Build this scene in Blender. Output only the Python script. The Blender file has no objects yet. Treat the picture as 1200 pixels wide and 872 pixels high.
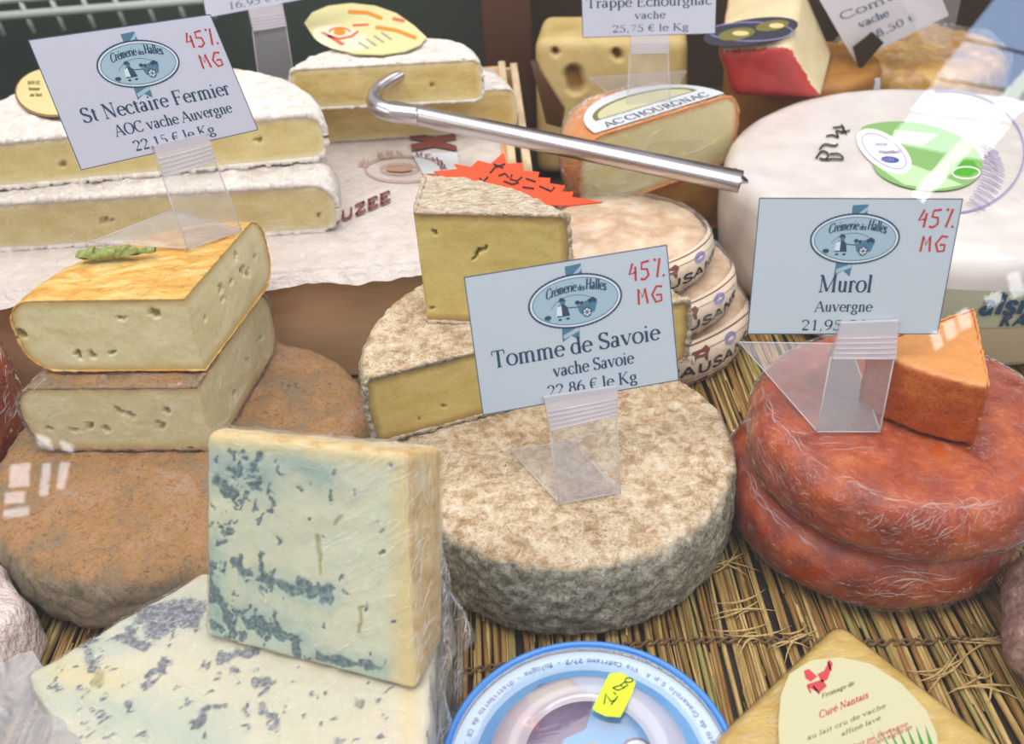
import bpy, bmesh, math, random
import numpy as np
from mathutils import Vector, noise as mnoise
random.seed(7); rng = np.random.default_rng(7)
C = bpy.context.scene.collection
sc = bpy.context.scene
S = 0.01                      # lengths below are in centimetres
PI = math.pi
def R(d): return math.radians(d)
def col(h, a=1.0):
    h = h.lstrip('#'); o = []
    for i in (0, 2, 4):
        c = int(h[i:i+2], 16)/255; o.append(c/12.92 if c <= .04045 else ((c+.055)/1.055)**2.4)
    return (*o, a)

# ------------------------------------------------------------ camera
CAMH, FPX, PITCH, ROLL = 42.8, 1100.0, R(35.7), R(-4.1)
cam = bpy.data.objects.new('camera', bpy.data.cameras.new('camera')); C.objects.link(cam)
cam.data.sensor_width = 36; cam.data.lens = 36*FPX/1200; cam.data.clip_start = .01; cam.data.clip_end = 50
cam.location = (0, 0, CAMH*S)
from mathutils import Matrix
cam.rotation_euler = (Matrix.Rotation(PI/2-PITCH, 3, 'X') @ Matrix.Rotation(ROLL, 3, 'Z')).to_euler()
cam.data.dof.use_dof = True; cam.data.dof.focus_distance = .56; cam.data.dof.aperture_fstop = 9.0
sc.camera = cam
# ------------------------------------------------------------ world, lights, exposure
w = bpy.data.worlds.new('hall_light'); sc.world = w; w.use_nodes = True
w.node_tree.nodes['Background'].inputs[0].default_value = (0.97, 0.975, 1.0, 1)
w.node_tree.nodes['Background'].inputs[1].default_value = 0.5
def area(name, loc, target, sx, sy, power, colour):
    l = bpy.data.lights.new(name, 'AREA'); l.shape = 'RECTANGLE'; l.size = sx*S; l.size_y = sy*S
    l.energy = power; l.color = colour
    o = bpy.data.objects.new(name, l); C.objects.link(o); o.location = Vector(loc)*S
    o.rotation_euler = (Vector(target)-Vector(loc)).to_track_quat('-Z', 'Y').to_euler(); return o
area('ceiling_daylight', (-20, 95, 170), (0, 50, 0), 190, 110, 14, (1.0, .97, .93))
area('front_fill', (5, -14, 215), (0, 40, 5), 230, 50, 24, (1.0, .985, .96))  # added fill lamp, brightens the front faces; kept out of the glass reflection
area('side_fill_left', (-165, -5, 95), (0, 45, 5), 120, 90, 7, (1.0, .96, .9))  # added fill lamp from the left side, no real source
area('side_fill_right', (170, -10, 110), (5, 45, 5), 120, 90, 7, (.92, .96, 1.0))  # added fill lamp from the right side, no real source
sc.view_settings.view_transform = 'Standard'; sc.view_settings.look = 'None'
sc.view_settings.gamma = 1; sc.view_settings.use_curve_mapping = False
sc.view_settings.exposure = 0.27

# ------------------------------------------------------------ measuring helpers (pixel of the photograph + a height -> point on that level)
_c, _s = math.cos(PITCH), math.sin(PITCH)
def ray(px, py):
    a, b = px-600, py-436
    u = a*math.cos(ROLL)+b*math.sin(ROLL); v = -a*math.sin(ROLL)+b*math.cos(ROLL)
    return np.array([u/FPX, _c-v/FPX*_s, -_s-v/FPX*_c])
O3 = np.array([0, 0, CAMH])
def P(px, py, z):
    d = ray(px, py); return O3+d*((CAMH-z)/-d[2])
def PL(px, py, p0, n):
    d = ray(px, py); n = np.array(n, float); return O3+d*(np.dot(np.array(p0)-O3, n)/np.dot(d, n))
def PY(px, py, y):
    d = ray(px, py); return O3+d*(y/d[1])
def proj(V):
    V = np.asarray(V, float); x, y, z = V[:, 0], V[:, 1], V[:, 2]-CAMH
    fw = y*_c-z*_s; up = y*_s+z*_c; u = x/fw*FPX; v = -up/fw*FPX
    return np.stack([600+u*math.cos(ROLL)-v*math.sin(ROLL), 436+u*math.sin(ROLL)+v*math.cos(ROLL)], 1)

# ------------------------------------------------------------ object helpers
def thing(name, label, cat, base=(0, 0, 0), group=None, rotz=0):
    o = bpy.data.objects.new(name, None); C.objects.link(o); o.empty_display_size = .02
    o.location = Vector([float(b) for b in base])*S; o.rotation_euler = (0, 0, rotz)
    o['label'] = label; o['category'] = cat
    if group: o['group'] = group
    return o
def tag(o, label, cat, group=None, kind=None):
    if label: o['label'] = label
    if cat: o['category'] = cat
    if group: o['group'] = group
    if kind: o['kind'] = kind
    return o
def rootloc(p):
    l = Vector((0, 0, 0))
    while p: l += p.location; p = p.parent
    return l
def obj(name, V, F, mat, parent=None, smooth=True, attrs=None, world=False, mats=None, fmat=None, label=None):
    """one mesh object; V in cm; world=True: V in world coordinates (parent not rotated)"""
    V = np.asarray(V, float)*S
    loc = None
    if world:
        if parent is None:
            loc = Vector(((V[:, 0].min()+V[:, 0].max())/2, (V[:, 1].min()+V[:, 1].max())/2, V[:, 2].min()))
            V = V-np.array(loc)
        else: V = V-np.array(rootloc(parent))
    me = bpy.data.meshes.new(name); me.from_pydata(V.tolist(), [], [tuple(int(i) for i in f) for f in F])
    if mat: me.materials.append(mat)
    if mats:
        for m in mats: me.materials.append(m)
        me.polygons.foreach_set('material_index', np.asarray(fmat, np.int32))
    if smooth: me.polygons.foreach_set('use_smooth', np.ones(len(me.polygons), bool))
    for k, a in (attrs or {}).items():
        at = me.attributes.new(k, 'FLOAT', 'POINT'); at.data.foreach_set('value', np.asarray(a, np.float32))
    me.update()
    o = bpy.data.objects.new(name, me); C.objects.link(o)
    if parent: o.parent = parent
    if loc: o.location = loc
    if label: o['label'] = label
    return o
def normals(V, F):
    N = np.zeros_like(V); 
    for f in F:
        pass
    return N
def vnormals(V, F):
    V = np.asarray(V, float); N = np.zeros_like(V)
    q = np.array([f for f in F if len(f) == 4], int).reshape(-1, 4); t = np.array([f for f in F if len(f) == 3], int).reshape(-1, 3)
    if len(q):
        n = np.cross(V[q[:, 2]]-V[q[:, 0]], V[q[:, 3]]-V[q[:, 1]])
        for k in range(4): np.add.at(N, q[:, k], n)
    if len(t):
        n = np.cross(V[t[:, 1]]-V[t[:, 0]], V[t[:, 2]]-V[t[:, 0]])
        for k in range(3): np.add.at(N, t[:, k], n)
    L = np.linalg.norm(N, axis=1, keepdims=True); L[L == 0] = 1
    return N/L
def fbm(V, sc_, off=0, octv=3):
    out = np.empty(len(V))
    for i, p in enumerate(np.asarray(V)*sc_+off): out[i] = mnoise.fractal(Vector(p), 1.0, 2.0, octv)
    return out
def merge(parts):
    V = []; F = []; n = 0
    for v, f in parts:
        V.append(np.asarray(v, float)); F += [tuple(i+n for i in g) for g in f]; n += len(v)
    return np.concatenate(V), F
def grid(fn, nu, nv):
    V = []; F = []
    for j in range(nv+1):
        for i in range(nu+1): V.append(fn(i/nu, j/nv))
    for j in range(nv):
        for i in range(nu):
            a = j*(nu+1)+i; F.append((a, a+1, a+nu+2, a+nu+1))
    return np.array(V, float), F
def box(x0, y0, z0, x1, y1, z1):
    V = [(x, y, z) for z in (z0, z1) for x, y in ((x0, y0), (x1, y0), (x1, y1), (x0, y1))]
    return np.array(V, float), [(3, 2, 1, 0), (4, 5, 6, 7), (0, 1, 5, 4), (1, 2, 6, 5), (2, 3, 7, 6), (3, 0, 4, 7)]
def bevbox(x0, y0, z0, x1, y1, z1, b=.1, seg=2):
    bm = bmesh.new(); V, F = box(x0, y0, z0, x1, y1, z1)
    vs = [bm.verts.new(v) for v in V]
    for f in F: bm.faces.new([vs[i] for i in f])
    bmesh.ops.bevel(bm, geom=bm.edges[:], offset=b, segments=seg, affect='EDGES', profile=.5)
    bm.verts.index_update(); r = np.array([v.co[:] for v in bm.verts]), [tuple(v.index for v in f.verts) for f in bm.faces]; bm.free(); return r
def prism(poly, n, t):
    """3-D outline extruded by t along n (both caps)"""
    p = np.array(poly, float); n = np.array(n, float); n /= np.linalg.norm(n); k = len(p)
    V = np.concatenate([p, p+n*t]); F = [tuple(range(k))[::-1], tuple(range(k, 2*k))]
    F += [(i, (i+1) % k, (i+1) % k+k, i+k) for i in range(k)]
    return V, F
def tube(path, rad, n=6, cap=True):
    path = np.asarray(path, float); m = len(path); rad = np.broadcast_to(rad, (m,))
    T = np.gradient(path, axis=0); T /= np.linalg.norm(T, axis=1, keepdims=True)+1e-9
    up = np.array([0, 0, 1.0]) if abs(T[:, 2]).mean() < .9 else np.array([1.0, 0, 0]); V = []
    for i in range(m):
        a = np.cross(T[i], up); a /= np.linalg.norm(a)+1e-9; b = np.cross(a, T[i])
        for k in range(n):
            th = 2*PI*k/n; V.append(path[i]+rad[i]*(math.cos(th)*a+math.sin(th)*b))
    F = [(i*n+k, i*n+(k+1) % n, (i+1)*n+(k+1) % n, (i+1)*n+k) for i in range(m-1) for k in range(n)]
    if cap: F += [tuple(range(n))[::-1], tuple(range((m-1)*n, m*n))]
    return np.array(V), F

# ------------------------------------------------------------ material helper
class M:
    def __init__(s, name):
        s.m = bpy.data.materials.new(name); s.m.use_nodes = True; s.t = s.m.node_tree; s.t.nodes.clear()
        s.out = s.t.nodes.new('ShaderNodeOutputMaterial')
        tc = s.n('ShaderNodeTexCoord'); mp = s.n('ShaderNodeMapping'); mp.inputs['Scale'].default_value = (100, 100, 100)
        s.l(tc.outputs['Object'], mp.inputs[0]); s.vec = mp.outputs[0]; s.tc = tc
    def n(s, t): return s.t.nodes.new(t)
    def l(s, a, b): s.t.links.new(a, b)
    def put(s, inp, v):
        if hasattr(v, 'is_linked') or isinstance(v, bpy.types.NodeSocket): s.l(v, inp)
        else: inp.default_value = v
    def stretch(s, sx, sy, sz, rot=(0, 0, 0)):
        mp = s.n('ShaderNodeMapping'); mp.inputs['Scale'].default_value = (sx, sy, sz); mp.inputs['Rotation'].default_value = rot
        s.l(s.vec, mp.inputs[0]); return mp.outputs[0]
    def noise(s, scale, detail=5, rough=.6, dist=0, vec=None):
        x = s.n('ShaderNodeTexNoise'); x.inputs['Scale'].default_value = scale; x.inputs['Detail'].default_value = detail
        x.inputs['Roughness'].default_value = rough; x.inputs['Distortion'].default_value = dist
        s.l(vec if vec else s.vec, x.inputs['Vector']); return x.outputs['Fac']
    def voro(s, scale, vec=None, feature='F1'):
        x = s.n('ShaderNodeTexVoronoi'); x.feature = feature; x.inputs['Scale'].default_value = scale; s.l(vec if vec else s.vec, x.inputs['Vector']); return x.outputs['Distance']
    def ramp(s, fac, stops, interp='LINEAR'):
        x = s.n('ShaderNodeValToRGB'); x.color_ramp.interpolation = interp; e = x.color_ramp.elements
        while len(e) < len(stops): e.new(.5)
        for k, (p, c) in enumerate(stops):
            e[k].position = p; e[k].color = col(c) if isinstance(c, str) else ((c, c, c, 1) if not isinstance(c, tuple) else c)
        s.put(x.inputs[0], fac); return x.outputs[0]
    def mix(s, fac, a, b, mode='MIX'):
        x = s.n('ShaderNodeMix'); x.data_type = 'RGBA'; x.blend_type = mode
        s.put(x.inputs[0], fac); s.put(x.inputs[6], col(a) if isinstance(a, str) else a); s.put(x.inputs[7], col(b) if isinstance(b, str) else b); return x.outputs[2]
    def math(s, op, a, b=0.0):
        x = s.n('ShaderNodeMath'); x.operation = op; s.put(x.inputs[0], a); s.put(x.inputs[1], b); return x.outputs[0]
    def attr(s, name):
        x = s.n('ShaderNodeAttribute'); x.attribute_name = name; return x.outputs['Fac']
    def normz(s):
        x = s.n('ShaderNodeSeparateXYZ'); s.l(s.tc.outputs['Normal'], x.inputs[0]); return x.outputs[2]
    def bump(s, h, strength=.3, dist=.1):
        x = s.n('ShaderNodeBump'); x.inputs['Strength'].default_value = strength; x.inputs['Distance'].default_value = dist*S
        s.put(x.inputs['Height'], h); return x.outputs[0]
    def pbr(s, base, rough=.6, normal=None, sss=0, sssc=None, spec=.5, metal=0, coat=0, trans=0, coat_rough=.1):
        b = s.n('ShaderNodeBsdfPrincipled'); s.put(b.inputs['Base Color'], col(base) if isinstance(base, str) else base)
        s.put(b.inputs['Roughness'], rough)
        if normal is not None: s.l(normal, b.inputs['Normal'])
        if sss:
            b.inputs['Subsurface Weight'].default_value = sss; b.inputs['Subsurface Radius'].default_value = (.004, .003, .0015); b.inputs['Subsurface Scale'].default_value = 1
        b.inputs['Specular IOR Level'].default_value = spec; b.inputs['Metallic'].default_value = metal
        b.inputs['Coat Weight'].default_value = coat; b.inputs['Coat Roughness'].default_value = coat_rough; b.inputs['Transmission Weight'].default_value = trans
        if coat and normal is not None: s.l(normal, b.inputs['Coat Normal'])
        s.l(b.outputs[0], s.out.inputs[0]); s.b = b; return s.m
def plain(name, c, rough=.6, **k): return M(name).pbr(c, rough, **k)
def ink(name, c): return M(name).pbr(c, .7, spec=.2)

def film_mat(name, haze=.05, wr=2.0, strength=.6, tint='#ffffff', rough=.12, stretch=(1, 1, 1), gloss=1.5, crease=1.0):
    s = M(name); v = s.stretch(*stretch)
    cr = s.math('ABSOLUTE', s.math('SUBTRACT', s.noise(wr*.8, 3, .5, 1.6, v), .5)); h = s.math('ADD', s.math('MULTIPLY', s.math('MINIMUM', s.math('MULTIPLY', cr, 6.0), 1.0), -.13*crease), s.math('ADD', s.noise(wr, 4, .55, 1.2, v), s.math('MULTIPLY', s.noise(wr*.35, 2, .5, .5, v), 1.5)))
    bp = s.bump(h, strength, .6)
    fr = s.n('ShaderNodeLayerWeight'); fr.inputs[0].default_value = .5; frs = s.math('ADD', s.math('MULTIPLY', s.math('POWER', fr.outputs['Facing'], 4.5), .6), .04)
    tr = s.n('ShaderNodeBsdfTransparent'); gl = s.n('ShaderNodeBsdfGlossy'); gl.inputs['Roughness'].default_value = rough; s.l(bp, gl.inputs['Normal'])
    df = s.n('ShaderNodeBsdfDiffuse'); df.inputs[0].default_value = col(tint); s.l(bp, df.inputs['Normal'])
    m1 = s.n('ShaderNodeMixShader'); m1.inputs[0].default_value = haze; s.l(tr.outputs[0], m1.inputs[1]); s.l(df.outputs[0], m1.inputs[2])
    m2 = s.n('ShaderNodeMixShader'); s.l(s.math('MINIMUM', s.math('MULTIPLY', frs, gloss), 1.0), m2.inputs[0]); s.l(m1.outputs[0], m2.inputs[1]); s.l(gl.outputs[0], m2.inputs[2])
    s.l(m2.outputs[0], s.out.inputs[0]); return s.m
FILM = film_mat('cling_film', .015, 1.5, .8, rough=.05, gloss=1.5, crease=2.5)
FILM_STRONG = film_mat('cling_film_creased', .01, 1.1, .95, rough=.05, gloss=1.7, crease=3.0)
FILM_CRUMPLE = film_mat('crumpled_film', .16, 2.5, 1.0, rough=.06, gloss=3.0, crease=3.0, stretch=(1, 1, .5))
ACRYLIC = film_mat('clear_acrylic', .10, .2, .02, rough=.04, gloss=1.0, tint='#efeaf0')
ACRYLIC_EDGE = film_mat('acrylic_edge', .5, .2, .02, rough=.1, gloss=1.0, tint='#e8e2ea')
def glass_mat():
    return film_mat('case_glass', .0, .05, 0.0, rough=.0, gloss=1.0)

# ------------------------------------------------------------ flat print: a broad-nib lettering engine
G = {
'A': (70, 'h 6 1 34 66;k 34 66 62 1;h 17 23 51 23;s 8 0 9;s 61 0 11'),
'B': (64, 'l 16 0 16 66;a 30 50 20 16 -90 90;a 31 17 24 17 -90 90;h 8 66 30 66;h 16 34 31 34;h 8 0 32 0'),
'C': (66, 'a 36 33 30 34 45 315;h 58 48 59 66;h 57 9 60 14'),
'E': (62, 'l 16 0 16 66;h 8 66 54 66;h 16 34 42 34;h 8 0 56 0;h 54 66 54 52;h 56 0 57 14;h 42 41 42 27'),
'F': (58, 'l 16 0 16 66;h 8 66 52 66;h 16 34 40 34;s 16 0 9;h 52 66 52 52;h 40 41 40 27'),
'G': (70, 'a 36 33 30 34 45 320;h 59 48 60 66;l 56 6 56 28;s 56 28 9'),
'H': (72, 'l 15 0 15 66;l 57 0 57 66;h 15 34 57 34;s 15 0 9;s 15 66 9;s 57 0 9;s 57 66 9'),
'I': (33, 'l 16 0 16 66;s 16 0 9;s 16 66 9'),
'J': (38, 'l 24 10 24 66;a 14 8 10 9 -150 0;s 24 66 9'),
'K': (70, 'l 16 0 16 66;h 52 65 18 28;k 27 37 56 1;s 16 0 9;s 16 66 9;s 54 66 8;s 59 0 9'),
'L': (60, 'l 16 0 16 66;h 8 0 54 0;s 16 66 9;h 54 0 56 16'),
'M': (88, 'h 14 0 14 66;k 15 66 43 2;h 43 2 72 66;l 73 0 73 66;s 14 0 9;s 12 66 7;s 73 0 9;s 75 66 7'),
'N': (72, 'h 14 0 14 66;k 14 66 57 0;h 57 0 57 66;s 14 0 9;s 11 66 7;s 57 66 9'),
'O': (72, 'a 36 33 30 34 0 360'),
'P': (58, 'l 16 0 16 66;a 28 48 22 18 -90 90;h 8 66 28 66;h 16 30 28 30;s 16 0 9'),
'R': (66, 'l 16 0 16 66;a 28 49 21 17 -90 90;h 8 66 28 66;h 16 32 28 32;k 32 32 56 1;s 16 0 9;s 60 0 7'),
'S': (54, 'a 27 50 17 16 20 230;k 16 39 40 27;a 27 17 19 17 -160 48;h 44 50 45 66;h 8 2 8 18'),
'T': (62, 'l 31 0 31 66;h 6 66 56 66;s 31 0 10;h 6 66 5 50;h 56 66 57 50'),
'U': (72, 'l 15 20 15 66;a 36 20 21 20 180 360;h 57 20 57 66;s 15 66 9;s 57 66 9'),
'V': (70, 'k 8 66 35 0;h 35 0 62 66;s 8 66 9;s 62 66 9'),
'X': (70, 'k 10 66 58 0;h 10 0 58 66;s 10 0 9;s 58 0 9;s 10 66 9;s 58 66 9'),
'Z': (60, 'h 8 66 52 66;h 52 66 8 0;h 8 0 54 0;h 8 66 8 52;h 54 0 54 14'),
'a': (45, 'l 31 4 31 32;a 20 31 11 13 0 160;a 18 12 12 12 0 360;h 31 4 40 2'),
'b': (50, 'l 12 2 12 68;a 27 22 17 22 0 360;h 4 66 12 68'),
'c': (44, 'a 25 22 19 22 45 320;h 38 36 39 31'),
'd': (50, 'l 38 2 38 68;a 23 22 17 22 0 360;h 30 66 38 68;s 41 1 5'),
'e': (44, 'a 24 22 18 22 0 320;h 7 25 42 25'),
'f': (32, 'l 13 0 13 54;a 23 54 10 13 60 180;h 3 43 26 43;s 13 0 9'),
'g': (48, 'a 22 29 14 15 0 360;a 23 -8 17 11 0 360;h 14 17 12 4;h 12 4 34 3;h 32 40 42 42'),
'h': (50, 'l 12 0 12 68;a 25 30 12 14 0 150;l 37 0 37 30;s 12 0 9;s 38 0 9;h 4 66 12 68'),
'i': (27, 'l 13 0 13 43;s 13 0 9;h 4 41 13 43;d 13 60 5'),
'k': (50, 'l 12 0 12 68;h 38 43 14 20;k 20 25 40 0;s 12 0 9;s 42 0 8;s 38 43 8;h 4 66 12 68'),
'l': (27, 'l 13 0 13 68;s 13 0 9;h 4 66 13 68'),
'm': (77, 'l 12 0 12 43;a 24 30 12 14 0 150;l 36 0 36 30;a 50 30 13 14 0 150;l 63 0 63 30;s 12 0 9;s 37 0 9;s 64 0 9;h 4 41 12 43'),
'n': (50, 'l 12 0 12 43;a 25 30 12 14 0 150;l 37 0 37 30;s 12 0 9;s 38 0 9;h 4 41 12 43'),
'o': (50, 'a 25 22 20 23 0 360'),
'p': (50, 'l 12 -20 12 43;a 27 22 17 22 0 360;s 12 -20 9;h 4 41 12 43'),
'q': (50, 'l 38 -20 38 43;a 23 22 17 22 0 360;s 38 -20 9'),
'r': (36, 'l 12 0 12 43;a 24 32 12 12 60 160;s 12 0 9;h 4 41 12 43;d 30 38 4'),
's': (39, 'a 19 33 11 11 30 230;k 11 26 28 17;a 19 11 12 11 -150 50;h 31 31 31 43;h 6 2 6 13'),
't': (30, 'l 13 8 13 55;a 22 9 9 9 180 290;h 3 43 26 43'),
'u': (50, 'l 12 14 12 43;a 24 14 12 14 180 330;l 37 2 37 43;h 4 42 12 43;s 41 1 5;h 29 42 37 43'),
'v': (50, 'k 7 43 25 0;h 25 0 43 43;s 8 43 8;s 42 43 8'),
'y': (50, 'k 7 43 25 2;h 43 43 17 -18;s 8 43 8;s 42 43 8;d 12 -18 5'),
'z': (44, 'h 6 43 38 43;h 38 43 6 0;h 6 0 40 0'),
'0': (50, 'a 25 33 18 33 0 360'), '1': (50, 'l 26 0 26 66;h 12 57 26 66;s 26 0 10'),
'2': (50, 'a 23 48 17 18 -20 170;h 39 42 8 2;k 8 3 42 3'), '3': (50, 'a 22 50 14 16 -80 150;a 22 17 18 18 -150 90'),
'4': (50, 'l 33 0 33 66;h 33 66 5 20;h 5 20 44 20'), '5': (50, 'h 14 64 40 64;h 14 64 12 38;a 21 20 19 21 -150 120'),
'6': (50, 'a 25 20 18 20 0 360;a 40 22 33 44 100 180'), '7': (50, 'h 8 64 42 64;h 42 64 18 0'),
'8': (50, 'a 25 50 13 15 0 360;a 25 18 17 18 0 360'), '9': (50, 'a 25 46 18 20 0 360;a 10 44 33 44 -80 0'),
',': (25, 'd 12 3 5;h 14 2 8 -12'), '.': (25, 'd 12 4 5'), '-': (33, 'h 5 22 28 22'), "'": (20, 'h 10 66 8 52'),
'/': (40, 'h 4 0 36 66'), '%': (84, 'a 20 50 12 15 0 360;a 62 16 12 15 0 360;h 22 0 60 66'),
'\u20ac': (52, 'a 32 33 22 33 50 310;h 4 40 40 40;h 4 27 38 27'), ' ': (25, ''), '+': (50, 'h 8 25 42 25;h 25 8 25 42'),
}
G['\u00e9'] = (44, G['e'][1]+';h 22 52 32 64'); G['w'] = (72, 'k 5 43 20 0;h 20 0 35 43;k 35 43 50 0;h 50 0 66 43;s 5 43 7;s 66 43 7')
def sm(pts, n=3):
    q = np.asarray(pts, float)
    for _ in range(n): q = np.concatenate([q[:1], np.stack([.75*q[:-1]+.25*q[1:], .25*q[:-1]+.75*q[1:]], 1).reshape(-1, 2), q[-1:]])
    return q
class Print:
    """polygons in a flat (u, v) frame, mapped onto a real surface by fn(u, v, lift)"""
    def __init__(s, fn): s.fn = fn; s.L = {}
    def poly(s, pts, mat, lift=1):
        V, F = s.L.setdefault(mat, ([], [])); n = len(V)
        V += [s.fn(u, v, lift) for u, v in pts]; F.append(tuple(range(n, n+len(pts))))
    def strip(s, pts, wid, mat, lift=1):
        pts = np.asarray(pts, float); m = len(pts); wid = np.broadcast_to(wid, (m,))
        T = np.gradient(pts, axis=0); T /= np.linalg.norm(T, axis=1, keepdims=True)+1e-9; Nn = np.stack([-T[:, 1], T[:, 0]], 1)
        A = pts+Nn*wid[:, None]/2; B = pts-Nn*wid[:, None]/2
        V, F = s.L.setdefault(mat, ([], [])); n = len(V)
        V += [s.fn(u, v, lift) for u, v in A]+[s.fn(u, v, lift) for u, v in B]
        F += [(n+i, n+m+i, n+m+i+1, n+i+1) for i in range(m-1)]
    def ell(s, cx, cy, rx, ry, mat, lift=1, n=40, rot=0):
        c, q = math.cos(rot), math.sin(rot)
        s.poly([(cx+rx*math.cos(t)*c-ry*math.sin(t)*q, cy+rx*math.cos(t)*q+ry*math.sin(t)*c) for t in np.linspace(0, 2*PI, n, endpoint=False)], mat, lift)
    def ring(s, cx, cy, rx, ry, wd, mat, lift=1, n=48, a0=0, a1=360):
        t = np.radians(np.linspace(a0, a1, n+1)); s.strip(np.stack([cx+rx*np.cos(t), cy+ry*np.sin(t)], 1), wd, mat, lift)
    def text(s, txt, x, y, size, mat, lift=2, width=None, thick=.115, thin=.042, serif=True, shear=0, warp=None):
        adv = sum(G.get(c, G['o'])[0] for c in txt)/100; sx = size if width is None else width/adv
        X = x
        for ch in txt:
            a, spec = G.get(ch, G['o'])
            def mp(p):
                p = np.asarray(p, float)/100; u = X+(p[:, 0]+shear*p[:, 1])*sx; v = y+p[:, 1]*size
                q = np.stack([u, v], 1); return warp(q) if warp else q
            for op in (o for o in spec.split(';') if o):
                t = op.split(); k = t[0]; f = [float(q) for q in t[1:]]
                if k in 'lhk':
                    d = abs(f[3]-f[1])/(math.hypot(f[2]-f[0], f[3]-f[1])+1e-6)
                    wd = (thin+(thick-thin)*d**1.5) if k == 'l' else (thin if k == 'h' else thick*.95)
                    pts = mp([(f[0]+(f[2]-f[0])*q, f[1]+(f[3]-f[1])*q) for q in np.linspace(0, 1, 4)]); s.strip(pts, wd*size, mat, lift)
                elif k == 'a':
                    tt = np.radians(np.linspace(f[4], f[5], max(6, int(abs(f[5]-f[4])/18))))
                    w_ = thin+(thick-thin)*np.abs(np.cos(tt))**1.5; s.strip(mp(np.stack([f[0]+f[2]*np.cos(tt), f[1]+f[3]*np.sin(tt)], 1)), w_*size, mat, lift)
                elif k == 's':
                    if serif: s.strip(mp([(f[0]-f[2], f[1]), (f[0], f[1]), (f[0]+f[2], f[1])]), thin*1.1*size, mat, lift)
                elif k == 'd':
                    s.poly(mp([(f[0]+f[2]*math.cos(q), f[1]+f[2]*math.sin(q)) for q in np.linspace(0, 2*PI, 8, endpoint=False)]), mat, lift)
            X += a/100*sx
        return X
    def emit(s, parent, names, base=None):
        for m, (V, F) in s.L.items(): obj(names.get(m, 'print'), V, F, bpy.data.materials[m], parent, smooth=False, world=True)
for nm, c_ in (('navy_ink', '#2c4a66'), ('emblem_blue', '#4f7e98'), ('emblem_pale', '#a9c3d2'), ('emblem_white', '#dfe8ee'), ('red_marker', '#c8352f'), ('grey_edge', '#55617a'),
               ('brown_ink', '#7b4136'), ('faded_brown', '#b58f78'), ('black_marker', '#2a2622'), ('green_label', '#82ad68'), ('label_white', '#f1ece9'), ('violet_ink', '#8d86b6'),
               ('label_cream', '#c6c09c'), ('label_red', '#c4454d'), ('leaf_green_ink', '#2f8a3c'), ('gold_label', '#d9c68e'), ('gold_edge', '#8a6a3f'), ('dark_label', '#3b3a46'), ('olive_ink', '#77713d'),
               ('yellow_label', '#d8cf98'), ('orange_ink', '#dd8b2b'), ('coral_ink', '#d9674f'), ('pale_yellow', '#e0dabb'), ('neon_paper', '#cfe03a'), ('fluo_orange', '#f2502c'), ('sky_blue', '#5f9fd6'),
               ('tin_pale', '#b4cde8'), ('tin_blue', '#3f7fc4'), ('royal_ink', '#3b56a0'), ('plum_ink', '#6c4a78'), ('magenta_ink', '#b83a6a'), ('putty', '#a79c8c'), ('pack_cream', '#e3d0b8'), ('pack_maroon', '#7a4541'),
               ('pack_pink', '#c9a49a'), ('band_grey', '#a9aa90'), ('pale_green_ink', '#b9d8a8'), ('deep_green', '#4ea32c'), ('grey_label', '#cfd3d8')):
    ink(nm, c_)

# ============================================================ cheese materials
def rind_tomme():
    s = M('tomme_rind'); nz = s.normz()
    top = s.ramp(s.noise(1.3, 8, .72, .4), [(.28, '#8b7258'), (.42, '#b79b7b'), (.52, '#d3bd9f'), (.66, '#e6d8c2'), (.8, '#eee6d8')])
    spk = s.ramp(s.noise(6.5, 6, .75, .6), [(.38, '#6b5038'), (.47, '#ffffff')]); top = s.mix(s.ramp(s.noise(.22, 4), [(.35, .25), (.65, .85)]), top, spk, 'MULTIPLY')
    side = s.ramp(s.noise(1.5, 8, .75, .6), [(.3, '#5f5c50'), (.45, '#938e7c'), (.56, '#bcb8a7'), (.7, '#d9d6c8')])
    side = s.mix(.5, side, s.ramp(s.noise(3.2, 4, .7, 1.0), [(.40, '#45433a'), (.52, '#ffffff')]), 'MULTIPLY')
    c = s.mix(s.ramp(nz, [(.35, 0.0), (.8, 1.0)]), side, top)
    return s.pbr(c, .92, s.bump(s.math('ADD', s.noise(8, 5, .7), s.noise(.9, 3)), .6, .16), spec=.15)
def rind_pale():
    s = M('tomme_wedge_rind'); nz = s.normz(); v = s.stretch(.8, 3.2, 1)
    top = s.ramp(s.noise(1.6, 8, .75, .5, v), [(.3, '#8b735a'), (.44, '#bfa98e'), (.55, '#dccdb8'), (.72, '#eee4d6')])
    top = s.mix(.55, top, s.ramp(s.noise(4, 5, .75, 1, v), [(.38, '#6d5848'), (.48, '#ffffff')]), 'MULTIPLY')
    return s.pbr(top, .92, s.bump(s.noise(3.5, 8, .75, .3, v), .7, .2), spec=.15)
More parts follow.
